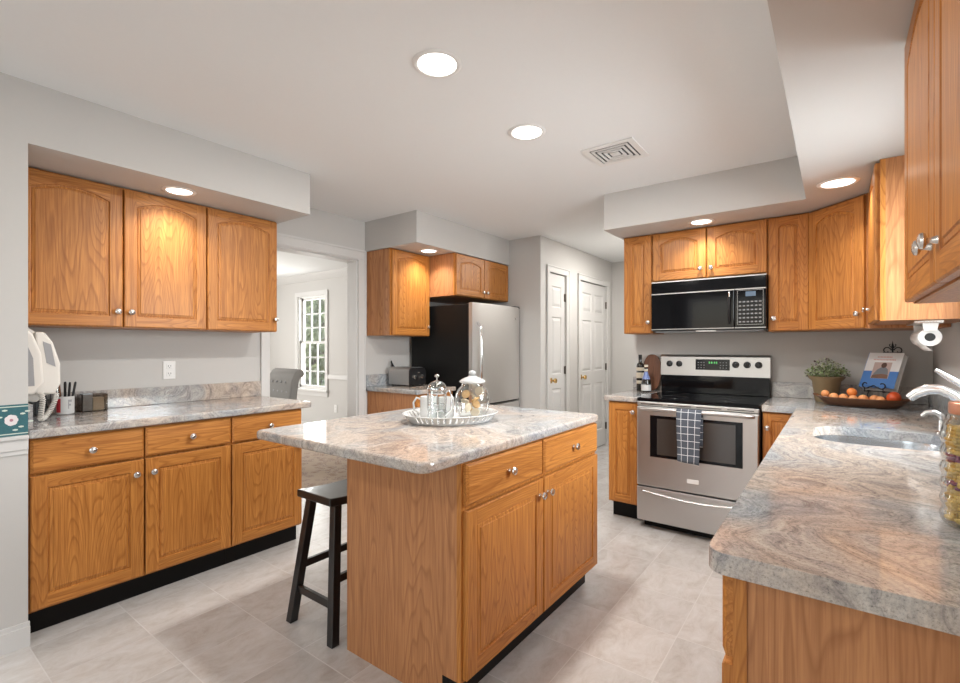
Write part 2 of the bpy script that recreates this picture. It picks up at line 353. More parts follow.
# ------------------------------------------------------------------ mesh helpers
class MB:
    def __init__(s): s.v = []; s.f = []; s.m = []
    def add(s, vs, fs, mi=0):
        o = len(s.v); s.v += [tuple(p) for p in vs]
        for f in fs: s.f.append(tuple(i+o for i in f)); s.m.append(mi)
    def box(s, x0, x1, y0, y1, z0, z1, mi=0):
        if x0 > x1: x0, x1 = x1, x0
        if y0 > y1: y0, y1 = y1, y0
        if z0 > z1: z0, z1 = z1, z0
        vs = [(x0,y0,z0),(x1,y0,z0),(x1,y1,z0),(x0,y1,z0),(x0,y0,z1),(x1,y0,z1),(x1,y1,z1),(x0,y1,z1)]
        s.add(vs, [(0,3,2,1),(4,5,6,7),(0,1,5,4),(1,2,6,5),(2,3,7,6),(3,0,4,7)], mi); return s
    def lathe(s, prof, c=(0,0,0), seg=24, mat=None, mi=0, caps=True):
        vs = []; fs = []; n = len(prof)
        for i in range(seg):
            a = 2*PI*i/seg
            for r, h in prof: vs.append(Vector((r*math.cos(a), r*math.sin(a), h)))
        if mat: vs = [mat @ p for p in vs]
        c = Vector(c); vs = [p+c for p in vs]
        for i in range(seg):
            j = (i+1) % seg
            for k in range(n-1): fs.append((i*n+k, j*n+k, j*n+k+1, i*n+k+1))
        if caps:
            if prof[0][0] > 1e-6: fs.append(tuple(i*n for i in range(seg))[::-1])
            if prof[-1][0] > 1e-6: fs.append(tuple(i*n+n-1 for i in range(seg)))
        s.add(vs, fs, mi); return s
    def tube(s, pts, r, seg=8, mi=0, closed=False, caps=True, sy=1.0):
        pts = [Vector(p) for p in pts]; n = len(pts)
        rr = r if isinstance(r, (list, tuple)) else [r]*n
        up = None; vs = []
        for i in range(n):
            if closed: t = (pts[(i+1) % n]-pts[i-1]).normalized()
            else: t = (pts[min(i+1, n-1)]-pts[max(i-1, 0)]).normalized()
            if up is None:
                up = Vector((0, 0, 1)) if abs(t.z) < 0.9 else Vector((1, 0, 0))
            up = (up - t*up.dot(t)).normalized(); side = t.cross(up)
            for k in range(seg):
                a = 2*PI*k/seg
                vs.append(pts[i]+side*(math.cos(a)*rr[i])+up*(math.sin(a)*rr[i]*sy))
        fs = []
        m = n if closed else n-1
        for i in range(m):
            j = (i+1) % n
            for k in range(seg):
                l = (k+1) % seg; fs.append((i*seg+k, i*seg+l, j*seg+l, j*seg+k))
        if caps and not closed:
            fs.append(tuple(range(seg))[::-1]); fs.append(tuple((n-1)*seg+k for k in range(seg)))
        s.add(vs, fs, mi); return s
    def prism(s, poly, a0, a1, axis='z', mi=0):
        """extrude a 2D polygon along an axis; poly in the two other axes (cyclic order)"""
        n = len(poly)
        def P(p, a):
            if axis == 'z': return (p[0], p[1], a)
            if axis == 'y': return (p[0], a, p[1])
            return (a, p[0], p[1])
        vs = [P(p, a0) for p in poly]+[P(p, a1) for p in poly]
        fs = [tuple(range(n))[::-1], tuple(range(n, 2*n))]+[(i, (i+1) % n, (i+1) % n+n, i+n) for i in range(n)]
        s.add(vs, fs, mi); return s
    def sphere(s, c, rx, ry=None, rz=None, seg=16, rings=10, mi=0):
        ry = ry or rx; rz = rz or rx
        prof = [(max(math.sin(PI*k/rings), 1e-4 if 0 < k < rings else 0.0001), -math.cos(PI*k/rings)) for k in range(rings+1)]
        s.lathe(prof, (0,0,0), seg, Matrix.Diagonal((rx, ry, rz)).to_3x3(), mi, caps=False)
        n = seg*(rings+1)
        for i in range(len(s.v)-n, len(s.v)): s.v[i] = tuple(s.v[i][k]+c[k] for k in range(3))
        return s
    def build(s, name, mats, parent=None, bevel=0, smooth=False, seg=2, loc=None, rot=None, fix=True):
        me = bpy.data.meshes.new(name); me.from_pydata([tuple(p) for p in s.v], [], s.f); 
        if not isinstance(mats, (list, tuple)): mats = [mats]
        for m_ in mats: me.materials.append(M[m_] if isinstance(m_, str) else m_)
        me.polygons.foreach_set('material_index', s.m)
        if fix:
            bm = bmesh.new(); bm.from_mesh(me)
            bmesh.ops.remove_doubles(bm, verts=bm.verts, dist=1e-6)
            bmesh.ops.recalc_face_normals(bm, faces=bm.faces); bm.to_mesh(me); bm.free()
        if smooth:
            me.polygons.foreach_set('use_smooth', [True]*len(me.polygons))
            try: me.set_sharp_from_angle(angle=R(42))
            except Exception: pass
        o = bpy.data.objects.new(name, me); C.objects.link(o)
        if parent: o.parent = parent
        if loc: o.location = loc
        if rot: o.rotation_euler = rot
        if bevel:
            b = o.modifiers.new('bevel', 'BEVEL'); b.width = bevel; b.segments = seg; b.limit_method = 'ANGLE'; b.angle_limit = R(35)
            b.harden_normals = False
        return o

def thing(name, label, cat, loc=(0,0,0), rot=0, group=None):
    o = bpy.data.objects.new(name, None); C.objects.link(o); o.empty_display_size = 0.05
    o.location = loc; o.rotation_euler = (0, 0, rot) if not isinstance(rot, (tuple, list)) else rot
    o['label'] = label; o['category'] = cat
    if group: o['group'] = group
    return o
def tag(o, label, cat, group=None, kind=None):
    o['label'] = label; o['category'] = cat
    if group: o['group'] = group
    if kind: o['kind'] = kind
    return o
def struct(o): o['kind'] = 'structure'; return o

# ------------------------------------------------------------------ room shell
XL, XF, XR = -3.43, -2.77, 0.487       # left wall, wall/soffit face, right wall
YS, ZC, ZS = 4.05, 2.41, 2.145         # stove wall, ceiling, soffit underside
YA = 0.479                             # near side of the alcove
DY0, DY1 = 1.93, 2.765                 # doorway
YF = 4.25                              # wall beside the fridge
XH = -2.40                             # hall door wall
YH = 6.19

struct(MB().box(-8.5, 0.62, -3.6, 6.4, -0.1, 0).build('floor', 'tile'))
struct(MB().box(-8.5, 0.62, -3.6, 6.4, ZC, ZC+0.1).build('ceiling', 'ceil'))
# left: partition beside camera, alcove wall, header over doorway, fridge stretch
w = MB().box(-3.55, XF, -3.5, YA, 0, ZC)
struct(w.build('wall_left', 'wall'))
w = MB()
w.box(-3.55, XL, YA, DY0, 0, ZC); w.box(-3.55, XL, DY0, DY1, 2.052, ZC); w.box(-3.55, XL, DY1, YF, 0, ZC)
struct(w.build('wall_alcove', 'wall'))
struct(MB().box(-3.55, XH, YF, YF+0.12, 0, ZC).build('wall_fridge_side', 'wall'))
# hall wall with two door openings
D1 = (4.430, 4.815); D2 = (5.175, 5.995); DH = 2.065
w = MB(); x0, x1 = XH-0.12, XH
for a, b_ in ((YF+0.12, D1[0]), (D1[1], D2[0]), (D2[1], YH)): w.box(x0, x1, a, b_, 0, ZC)
for d in (D1, D2): w.box(x0, x1, d[0], d[1], DH, ZC)
struct(w.build('wall_hall', 'wall'))
struct(MB().box(XH-0.12, -1.26, YH, YH+0.12, 0, ZC).build('wall_hall_end', 'wall'))
struct(MB().box(-1.38, -1.26, YS+0.12, YH, 0, ZC).build('wall_hall_right', 'wall'))
struct(MB().box(-1.38, XR+0.13, YS, YS+0.12, 0, ZC).build('wall_back', 'wall'))
# right wall with window over the sink and an opening added for the side fill
w = MB(); WY0, WY1, WZ0, WZ1 = 1.93, 2.80, 1.09, 1.98
w.box(XR, XR+0.13, -3.5, -2.2, 0, ZC); w.box(XR, XR+0.13, -0.4, WY0, 0, ZC); w.box(XR, XR+0.13, WY1, YS, 0, ZC)
w.box(XR, XR+0.13, -2.2, -0.4, 0, 0.45); w.box(XR, XR+0.13, -2.2, -0.4, 2.10, ZC)
w.box(XR, XR+0.13, WY0, WY1, 0, WZ0); w.box(XR, XR+0.13, WY0, WY1, WZ1, ZC)
struct(w.build('wall_right', 'wall'))
# rear wall with glazed door opening
w = MB(); w.box(-3.55, -2.5, -3.6, -3.5, 0, ZC); w.box(-0.2, XR+0.13, -3.6, -3.5, 0, ZC); w.box(-2.5, -0.2, -3.6, -3.5, 2.3, ZC)
struct(w.build('wall_rear', 'wall'))
# dining room
DW = 4.40
w = MB(); wx0, wx1, wz0, wz1 = -6.93, -6.20, 0.62, 2.08
w.box(-8.5, wx0, DW, DW+0.14, 0, ZC); w.box(wx1, -3.55, DW, DW+0.14, 0, ZC); w.box(wx0, wx1, DW, DW+0.14, 0, wz0); w.box(wx0, wx1, DW, DW+0.14, wz1, ZC)
struct(w.build('wall_dining', 'wall'))
struct(MB().box(-8.5, -8.4, -3.5, DW, 0, ZC).build('wall_dining_left', 'wall'))
struct(MB().box(-8.4, -3.55, -3.6, -3.5, 0, ZC).build('wall_dining_rear', 'wall'))
# soffits
struct(MB().box(XL, XF, YA, 1.845, ZS, ZC).build('trim_1', 'wall'))
struct(MB().box(XL, XF-0.01, 2.85, YF, ZS, ZC).build('trim_2', 'wall'))
struct(MB().box(-1.383, XR, 3.40, YS, ZS, ZC).build('trim_3', 'wall'))
struct(MB().box(-0.137, XR, -3.5, 3.40, ZS, ZC).build('trim_4', 'wall'))

def baseboard(name, pts, h=0.095, t=0.014):
    b = MB()
    for (ax, ay, bx, by, nx, ny) in pts:
        for z0, z1, tt in ((0, h-0.018, t), (h-0.018, h, t*0.6)):
            xs = sorted((ax, bx)); ys = sorted((ay, by))
            if nx: b.box(ax, ax+nx*tt, ys[0], ys[1], z0, z1)
            else: b.box(xs[0], xs[1], ay, ay+ny*tt, z0, z1)
    return struct(b.build(name, 'trim'))
baseboard('baseboard_left', [(XF, -3.5, XF, YA+0.004, 1, 0)], 0.10, 0.018)
baseboard('baseboard_hall', [(XH, YF+0.12, XH, 4.36, 1, 0), (XH, 4.885, XH, 5.105, 1, 0), (XH, 6.065, XH, YH, 1, 0), (XH+0.015, YH, -1.38, YH, 0, -1)])
baseboard('baseboard_dining', [(-8.4, DW, -3.55, DW, 0, -1)])
# chair rail + wallpaper border on the near left wall
b = MB(); b.box(XF, XF+0.012, -3.5, YA, 0.835, 0.895); b.box(XF, XF+0.022, -3.5, YA, 0.882, 0.897); b.box(XF, XF+0.006, -3.5, YA, 0.815, 0.835)
struct(b.build('trim_5', 'trim', bevel=0.003))
b = MB(); b.box(XF, XF+0.002, -3.5, YA, 0.898, 1.030)
bd = struct(b.build('trim_6', 'teal'))
b = MB()
for k in range(6):
    cy = 0.427-0.30*k; cz = 0.965
    for q in range(7):
        a = 2*PI*q/7
        b.lathe([(0.0001, 0.0), (0.012, 0.0)], (XF+0.0026+q*0.0001, cy+0.010*math.cos(a), cz+0.010*math.sin(a)*1.2), 10, Matrix.Rotation(PI/2, 3, 'Y'), 0, caps=False)
    b.lathe([(0.0001, 0.0), (0.006, 0.0)], (XF+0.0038, cy, cz), 10, Matrix.Rotation(PI/2, 3, 'Y'), 1, caps=False)
    for dy, dz in ((0.035, 0.025), (0.05, 0.034), (0.03, -0.03), (-0.035, 0.015), (-0.045, -0.02), (0.06, -0.01), (0.012, -0.042), (-0.02, 0.042)):
        b.lathe([(0.0001, 0.0), (0.006, 0.0)], (XF+0.0026, cy+dy, cz+dz), 6, Matrix.Diagonal((1, 1.6, 0.7)).to_3x3() @ Matrix.Rotation(PI/2, 3, 'Y'), 2, caps=False)
b.box(XF+0.002, XF+0.0028, -3.5, YA, 0.905, 0.909, 2); b.box(XF+0.002, XF+0.0028, -3.5, YA, 1.019, 1.023, 2)
b.build('flower_print', ['petal', 'petal_dark', 'leafprint'], bd, fix=False)

# doorway casing and jambs
b = MB()
b.box(XL, XL+0.018, DY0-0.065, DY0, 0, 2.052); b.box(XL, XL+0.018, DY1, DY1+0.08, 0, 2.052)
b.box(XL, XL+0.018, DY0-0.065, DY1+0.08, 2.052, 2.14); b.box(XL, XL+0.026, DY0-0.065, DY1+0.08, 2.128, 2.145)
b.box(XL+0.018, XL+0.023, DY1+0.066, DY1+0.078, 0, 2.13); b.box(XL+0.018, XL+0.022, DY0-0.06, DY1+0.06, 2.062, 2.070)
b.box(-3.56, XL, DY0, DY0+0.012, 0, 2.052); b.box(-3.56, XL, DY1-0.012, DY1, 0, 2.052); b.box(-3.56, XL, DY0, DY1, 2.040, 2.052)
struct(b.build('trim_7', 'trim', bevel=0.003))
# chair rail and crown in the dining room
b = MB(); b.box(-8.4, wx0-0.07, DW-0.02, DW, 0.80, 0.86); b.box(wx1+0.07, -3.55, DW-0.02, DW, 0.80, 0.86)
b.prism([(DW, ZC), (DW-0.09, ZC), (DW-0.07, ZC-0.03), (DW-0.015, ZC-0.09), (DW, ZC-0.1)], -8.4, -3.55, 'x')
struct(b.build('trim_8', 'trim'))

# windows
def window(name, u0, u1, z0, z1, cols, rows, to_world, rot, casing=0.065, sill=True):
    root = thing(name, '', ''); del root['label']; del root['category']; struct(root)
    root.location = to_world; root.rotation_euler = (0, 0, rot)
    w = u1-u0; h = z1-z0; f = MB()
    for a, c_, d, e in ((-casing, 0, -0.0, h), (w, w+casing, 0, h), (-casing, w+casing, h, h+casing)):
        f.box(a, c_, -0.02, 0, d, e)
    if sill: f.box(-casing-0.02, w+casing+0.02, -0.05, 0.0, -0.03, 0); f.box(-casing, w+casing, -0.016, 0, -0.10, -0.03)
    f.box(0, 0.02, 0, 0.1, 0, h); f.box(w-0.02, w, 0, 0.1, 0, h); f.box(0, w, 0, 0.1, h-0.02, h); f.box(0, w, 0, 0.1, 0, 0.02)
    f.build('window_frame', 'trim', root, bevel=0.002)
    for nm, zz0, zz1, y in (('sash', h/2-0.02, h-0.02, 0.06), ('sash', 0.02, h/2+0.02, 0.025)):
        s_ = MB(); t = 0.035
        s_.box(0.02, 0.02+t, y, y+0.03, zz0, zz1); s_.box(w-0.02-t, w-0.02, y, y+0.03, zz0, zz1)
        s_.box(0.02, w-0.02, y, y+0.03, zz0, zz0+t); s_.box(0.02, w-0.02, y, y+0.03, zz1-t, zz1)
        ww = w-0.04-2*t; hh = zz1-zz0-2*t
        for k in range(1, cols): x = 0.02+t+ww*k/cols; s_.box(x-0.009, x+0.009, y+0.004, y+0.026, zz0+t, zz1-t)
        for k in range(1, rows): z = zz0+t+hh*k/rows; s_.box(0.02+t, w-0.02-t, y+0.004, y+0.026, z-0.009, z+0.009)
        so = s_.build(nm, 'trim', root)
        MB().box(0.02+t*0.5, w-0.02-t*0.5, y+0.013, y+0.016, zz0+t*0.5, zz1-t*0.5).build('pane', 'pane', so)
    root.location.z = z0
    return root
window('window_1', wx0, wx1, wz0, wz1, 3, 3, (wx0, DW, 0), 0)
window('window_2', 0, WY1-WY0, WZ0, WZ1, 2, 2, (XR, WY1, 0), R(-90), casing=0.05)
window('added_window', 0, 1.8, 0.45, 2.10, 3, 2, (XR, -0.4, 0), R(-90))  # unseen window added to let extra light onto the island doors
window('window_3', 0, 2.3, 0.0, 2.3, 2, 1, (-0.2, -3.5, 0), R(180), casing=0.06, sill=False)

# six-panel hall doors
def paneldoor(name, Y0, Y1, cols, label_knob_y):
    W_ = Y1-Y0; root = thing(name, '', '', (XH, Y0, 0), R(90)); del root['label']; del root['category']; struct(root)
    # local x along +Y, local y into the wall (-X)
    f = MB()
    f.box(-0.06, 0, -0.016, 0, 0, DH); f.box(W_, W_+0.06, -0.016, 0, 0, DH); f.box(-0.06, W_+0.06, -0.016, 0, DH, DH+0.06)
    f.box(-0.066, W_+0.066, -0.024, 0, DH+0.055, DH+0.068); f.box(-0.062, -0.045, -0.022, -0.016, 0, DH+0.055); f.box(W_+0.045, W_+0.062, -0.022, -0.016, 0, DH+0.055)
    f.build('casing', 'trim', root, bevel=0.003)
    d = MB(); y0 = 0.012; g = 0.004
    st = 0.10 if cols == 2 else 0.085
    xs = []
    if cols == 1: xs = [(st, W_-st)]
    else: mid = 0.09; c0 = (W_-2*st-mid)/2; xs = [(st, st+c0), (W_-st-c0, W_-st)]
    zs = [(0.22, 0.83), (0.98, 1.60), (1.70, 1.93)]
    # slab front as a grid of cells, panels recessed
    xe = sorted(set([g, W_-g]+[v for p in xs for v in p])); ze = sorted(set([0.012, DH-0.006]+[v for p in zs for v in p]))
    for i in range(len(xe)-1):
        for j in range(len(ze)-1):
            a, c_, z0, z1 = xe[i], xe[i+1], ze[j], ze[j+1]
            if (a, c_) in xs and (z0, z1) in zs:
                loops = [(0, y0), (0.010, y0+0.010), (0.018, y0+0.010), (0.040, y0+0.002), (0.042, y0+0.001)]
                vs = []
                for e, y in loops: vs += [(a+e, y, z0+e), (c_-e, y, z0+e), (c_-e, y, z1-e), (a+e, y, z1-e)]
                fs = []
                for q in range(len(loops)-1):
                    for k in range(4): l = (k+1) % 4; fs.append((q*4+k, q*4+l, q*4+4+l, q*4+4+k))
                fs.append(tuple(range(len(vs)-4, len(vs)))); d.add(vs, fs)
            else: d.add([(a, y0, z0), (c_, y0, z0), (c_, y0, z1), (a, y0, z1)], [(0, 1, 2, 3)])
    d.add([(g, y0, .012), (g, y0+.035, .012), (g, y0+.035, DH-.006), (g, y0, DH-.006)], [(0, 1, 2, 3)])
    d.add([(W_-g, y0, .012), (W_-g, y0+.035, .012), (W_-g, y0+.035, DH-.006), (W_-g, y0, DH-.006)], [(0, 1, 2, 3)])
    d.add([(g, y0+.035, .012), (W_-g, y0+.035, .012), (W_-g, y0+.035, DH-.006), (g, y0+.035, DH-.006)], [(0, 1, 2, 3)])
    d.build('door_slab', 'trim', root)
    MB().box(0.0, W_, 0.05, 0.118, 0, 0.01).build('threshold', 'trim', root)
    k = MB(); k.lathe([(0.0001, 0), (0.030, 0), (0.030, 0.005), (0.012, 0.010), (0.010, 0.030), (0.020, 0.040), (0.027, 0.052), (0.024, 0.064), (0.0001, 0.070)], (0.06, y0, 0.92), 20, Matrix.Rotation(PI/2, 3, 'X'))
    k.build('door_knob', 'brass', root, smooth=True)
    for z in (0.25, 1.02, 1.82):
        h = MB(); h.lathe([(0.0001, -0.045), (0.007, -0.045), (0.007, 0.045), (0.0001, 0.045)], (W_-0.002, 0.004, z), 8); h.box(W_-0.022, W_-0.006, 0.008, 0.0125, z-0.042, z+0.042)
        h.build('hinge', 'bronze', root)
paneldoor('door_1', *D1, 1, 0); paneldoor('door_2', *D2, 2, 0)

# ------------------------------------------------------------------ cabinets
KNOB = [(0.0001, 0), (0.0085, 0), (0.0075, 0.004), (0.0055, 0.010), (0.0065, 0.015), (0.0145, 0.018), (0.0165, 0.022), (0.0150, 0.027), (0.008, 0.030), (0.0001, 0.031)]
def knob(parent, x, y, z):
    k = MB(); k.lathe(KNOB, (x, y, z), 16, Matrix.Rotation(PI/2, 3, 'X'))
    return k.build('knob', 'nickel', parent, smooth=True)

def door_part(parent, x0, x1, z0, z1, arch=0.0, yb=0.0, t=0.02, s=0.056, knob_at=None, name='door', rail=None):
    """raised-panel door; front faces local -y; stiles/panel vertical grain, rails horizontal"""
    W_, H = x1-x0, z1-z0; d = MB(); yf = yb-t; e = 0.004
    s = min(s, W_*0.27)
    r = rail or s
    n = 14 if arch else 1
    zt = H-r-arch                      # panel top at its sides
    # rim
    o = [(0,0),(W_,0),(W_,H),(0,H)]; i_ = [(e,e),(W_-e,e),(W_-e,H-e),(e,H-e)]
    vs = [(a, yb, c) for a, c in o]+[(a, yf+e, c) for a, c in o]+[(a, yf, c) for a, c in i_]
    fs = [(3,2,1,0)]
    for k in range(4):
        l = (k+1) % 4; fs += [(k, l, 4+l, 4+k), (4+k, 4+l, 8+l, 8+k)]
    d.add(vs, fs)
    q = lambda pts, mi: d.add([(a, yf, c) for a, c in pts], [tuple(range(len(pts)))], mi)
    q([(e,e),(s,e),(s,H-e),(e,H-e)], 0); q([(W_-s,e),(W_-e,e),(W_-e,H-e),(W_-s,H-e)], 0)
    rb = s
    q([(s,e),(W_-s,e),(W_-s,rb),(s,rb)], 1)
    arc = lambda u: zt+arch*(1-((u-W_/2)/(W_/2-s))**2) if arch else zt
    us = [s+(W_-2*s)*k/n for k in range(n+1)]
    for k in range(n): q([(us[k], arc(us[k])), (us[k+1], arc(us[k+1])), (us[k+1], H-e), (us[k], H-e)], 1)
    loops = []
    for ins, y in ((0, yf), (0.003, yf+0.007), (0.007, yf+0.0075), (0.0095, yf+0.0045), (0.019, yf+0.0035), (0.0215, yf+0.0003)):
        L_ = [(s+ins, y, rb+ins), (W_-s-ins, y, rb+ins)]
        for k in range(n+1):
            u = W_-s-ins-(W_-2*s-2*ins)*k/n; L_.append((u, y, arc(u)-ins))
        loops.append(L_)
    m = len(loops[0]); vs = [p for L_ in loops for p in L_]; fs = []
    for a in range(len(loops)-1):
        for k in range(m): l = (k+1) % m; fs.append((a*m+k, a*m+l, a*m+m+l, a*m+m+k))
    fs.append(tuple(range(len(vs)-m, len(vs)))); d.add(vs, fs, 0)
    d.v = [(p[0]+x0, p[1], p[2]+z0) for p in d.v]
    ob = d.build(name, ['oak', 'oak_h'], parent)
    if knob_at: knob(ob, knob_at[0], yf, knob_at[1])
    return ob

def drawer_part(parent, x0, x1, z0, z1, yb=0.0, t=0.02, knob_at='c'):
    d = MB(); e = 0.010; yf = yb-t
    o = [(x0,z0),(x1,z0),(x1,z1),(x0,z1)]; i_ = [(x0+e,z0+e),(x1-e,z0+e),(x1-e,z1-e),(x0+e,z1-e)]
    vs = [(a,yb,c) for a,c in o]+[(a,yf+0.007,c) for a,c in o]+[(a,yf,c) for a,c in i_]
    fs = [(3,2,1,0),(8,9,10,11)]
    for k in range(4):
        l = (k+1) % 4; fs += [(k,l,4+l,4+k),(4+k,4+l,8+l,8+k)]
    d.add(vs, fs); ob = d.build('drawer', 'oak_h', parent)
    if knob_at == 'c': knob(ob, (x0+x1)/2, yf, (z0+z1)/2)
    return ob

def body(parent, W_, D, z0, z1, toe=False, side='oak_veneer', name='cabinet_body', recess=0.055):
    m = MB()
    m.box(0.0, W_, 0.019, D, z0, z1, 1)
    # face frame rails and stiles
    f = 0.02
    m.box(0, 0.032, 0, 0.019, z0, z1, 0); m.box(W_-0.032, W_, 0, 0.019, z0, z1, 0)
    m.box(0.032, W_-0.032, 0.003, 0.019, z0, z0+0.035, 2); m.box(0.032, W_-0.032, 0.003, 0.019, z1-0.035, z1, 2)
    m.box(0.032, W_-0.032, 0.010, 0.019, z0+0.035, z1-0.035, 0)
    b_ = m.build(name, ['oak', side, 'oak_h'], parent)
    if toe:
        MB().box(0.0, W_, recess, recess+0.02, 0.0, z0-0.001).build('toe_kick', 'toe', parent)
    return b_

ZB0, ZB1 = 0.112, 0.875
DR0, DR1, DO0, DO1 = 0.719, 0.866, 0.124, 0.708

# --- left base run: facing +X, front plane X=-2.81 (doors to -2.79)
XB = -2.81; DB = XB-XL-0.002
t = thing('base_cabinet', 'double oak base cabinet under the left counter, two drawers over two doors', 'cabinet', (XB, 0.486, 0), R(90))
body(t, 0.862, DB, ZB0, ZB1, True)
for x0, x1 in ((0.004, 0.427), (0.435, 0.858)):
    drawer_part(t, x0, x1, DR0, DR1)
door_part(t, 0.004, 0.427, DO0, DO1, knob_at=(0.390, 0.640)); door_part(t, 0.435, 0.858, DO0, DO1, knob_at=(0.465, 0.640))
t = thing('base_cabinet', 'single-door oak base cabinet at the doorway end of the left counter', 'cabinet', (XB, 1.349, 0), R(90))
body(t, 0.455, DB, ZB0, ZB1, True); drawer_part(t, 0.004, 0.450, DR0, DR1); door_part(t, 0.004, 0.450, DO0, DO1, knob_at=(0.418, 0.640))
# --- left uppers
XU = -3.12; DU = XU-XL-0.002; ZU0, ZU1 = 1.378, 2.142
def upper(label, loc, rot, W_, z0, z1, D, doors, arch=0.040, group=None, rail=0.045):
    t = thing('wall_cabinet', label, 'cabinet', loc, rot, group)
    body(t, W_, D, z0, z1)
    for x0, x1, kx in doors:
        door_part(t, x0, x1, z0+0.004, z1-0.010, arch=arch, rail=rail, knob_at=(kx, z0+0.085) if kx is not None else None)
    return t
upper('wide oak wall cabinet with two arched doors above the telephone', (XU, 0.484, 0), R(90), 0.864, ZU0, ZU1, DU, [(0.001, 0.431, 0.405), (0.438, 0.860, 0.466)])
upper('single-door oak wall cabinet next to the doorway, above the left counter end', (XU, 1.349, 0), R(90), 0.462, ZU0, ZU1, DU, [(0.004, 0.458, 0.440)])
# --- fridge group
upper('single arched oak wall cabinet above the toaster', (XU, 2.870, 0), R(90), 0.492, ZU0, ZU1, DU, [(0.012, 0.487, 0.462)], arch=0.040)
t = thing('wall_cabinet', 'short deep oak cabinet with two doors over the refrigerator', 'cabinet', (-2.80, 3.364, 0), R(90))
body(t, 0.870, 0.625, 1.752, ZU1)
for x0, x1, kx in ((0.010, 0.435, 0.408), (0.443, 0.868, 0.470)): door_part(t, x0, x1, 1.757, ZU1-0.010, arch=0.035, knob_at=(kx, 1.81), s=0.05)
t = thing('base_cabinet', 'oak base cabinet below the toaster, between doorway and refrigerator', 'cabinet', (-2.82, 2.875, 0), R(90))
body(t, 0.475, 0.606, ZB0, ZB1, True); drawer_part(t, 0.004, 0.470, DR0, DR1); door_part(t, 0.004, 0.470, DO0, DO1, knob_at=(0.44, 0.64))

# --- stove wall
YU = 3.74; DUs = YS-YU-0.002
upper('narrow tall oak wall cabinet left of the microwave', (-1.350, YU, 0), 0, 0.222, ZU0, ZU1, DUs, [(0.004, 0.218, 0.198)], arch=0.022)
t = thing('wall_cabinet', 'short oak wall cabinet with two arched doors above the microwave', 'cabinet', (-1.127, YU, 0), 0)
body(t, 0.764, DUs, 1.768, ZU1)
for x0, x1, kx in ((0.005, 0.381, 0.346), (0.389, 0.760, 0.418)): door_part(t, x0, x1, 1.776, ZU1-0.010, arch=0.040, knob_at=(kx, 1.840), rail=0.045)
upper('narrow tall oak wall cabinet right of the microwave', (-0.362, YU, 0), 0, 0.230, ZU0, ZU1, DUs, [(0.004, 0.226, 0.034)], arch=0.022)
# diagonal corner cabinet
t = thing('corner_cabinet', 'diagonal oak corner wall cabinet above the cookbook', 'cabinet', (-0.130, YU, 0), R(-45))
inv = Matrix.Rotation(R(45), 3, 'Z')
poly = []
Lw = 0.395
for X, Y in ((-0.130, YU), (-0.130+Lw*0.7071, YU-Lw*0.7071), (XR-0.002, YU-Lw*0.7071), (XR-0.002, YS-0.002), (-0.130, YS-0.002)):
    p = inv @ Vector((X+0.130, Y-YU, 0)); poly.append((p.x, p.y+0.0))
m = MB(); m.prism(poly, ZU0, ZU1, 'z', 1); m.build('cabinet_body', ['oak', 'oak_veneer'], t)
door_part(t, 0.008, Lw-0.010, ZU0+0.004, ZU1-0.010, arch=0.040, rail=0.045, knob_at=(Lw-0.035, ZU0+0.085))
# base cabinets by the range
t = thing('base_cabinet', 'narrow oak base cabinet left of the range, full-height door', 'cabinet', (-1.357, 3.44, 0), 0)
body(t, 0.222, 0.606, 0.128, ZB1, True, recess=0.085); door_part(t, 0.004, 0.218, 0.138, 0.866, knob_at=(0.190, 0.805), s=0.05)
t = thing('base_cabinet', 'narrow oak base cabinet right of the range, in the counter corner', 'cabinet', (-0.364, 3.44, 0), 0)
body(t, 0.200, 0.606, ZB0, ZB1, True); door_part(t, 0.004, 0.180, DO0, 0.866, knob_at=(0.030, 0.775), s=0.045)
# right run, facing -X
XRB = -0.145
for y1, W_, lab in ((1.868, 0.918, 'oak base cabinet at the open near end of the right counter'),
                    (2.788, 0.918, 'oak base cabinet under the sink'),
                    (3.425, 0.635, 'oak base cabinet between the sink and the range corner')):
    t = thing('base_cabinet', lab, 'cabinet', (XRB, y1, 0), R(-90))
    sink_ = 'under the sink' in lab
    if sink_:
        m = MB(); D = XR-XRB-0.002
        m.box(0, 0.018, 0.019, D, ZB0, ZB1, 1); m.box(W_-0.018, W_, 0.019, D, ZB0, ZB1, 1); m.box(0.018, W_-0.018, 0.019, D, ZB0, ZB0+0.018, 1); m.box(0.018, W_-0.018, D-0.012, D, ZB0+0.018, ZB1, 1)
        m.box(0, W_, 0, 0.019, ZB0, ZB0+0.035, 0); m.box(0, W_, 0, 0.019, ZB1-0.14, ZB1, 0); m.box(0, 0.03, 0, 0.019, ZB0+0.035, ZB1-0.14, 0); m.box(W_-0.03, W_, 0, 0.019, ZB0+0.035, ZB1-0.14, 0); m.box(0.445, 0.475, 0, 0.019, ZB0+0.035, ZB1-0.14, 0)
        m.build('cabinet_body', ['oak', 'oak_veneer'], t)
        MB().box(0, W_, 0.055, 0.075, 0, ZB0-0.001).build('toe_kick', 'toe', t)
    else: body(t, W_, XR-XRB-0.002, ZB0, ZB1, True)
    h = W_/2
    for x0, x1, kx in ((0.004, h-0.004, h-0.035), (h+0.004, W_-0.004, h+0.035)):
        drawer_part(t, x0, x1, 0.715, DR1); door_part(t, x0, x1, DO0, 0.700, knob_at=(kx, 0.64))
    if 'near end' in lab:
        e = MB(); e.box(W_+0.001, W_+0.008, 0.0, 0.022, 0.0, ZB1, 0); e.box(W_+0.001, W_+0.004, 0.022, XR-XRB-0.002, 0.0, ZB1, 1)
        e.build('end_panel', ['oak', 'oak_veneer'], t)
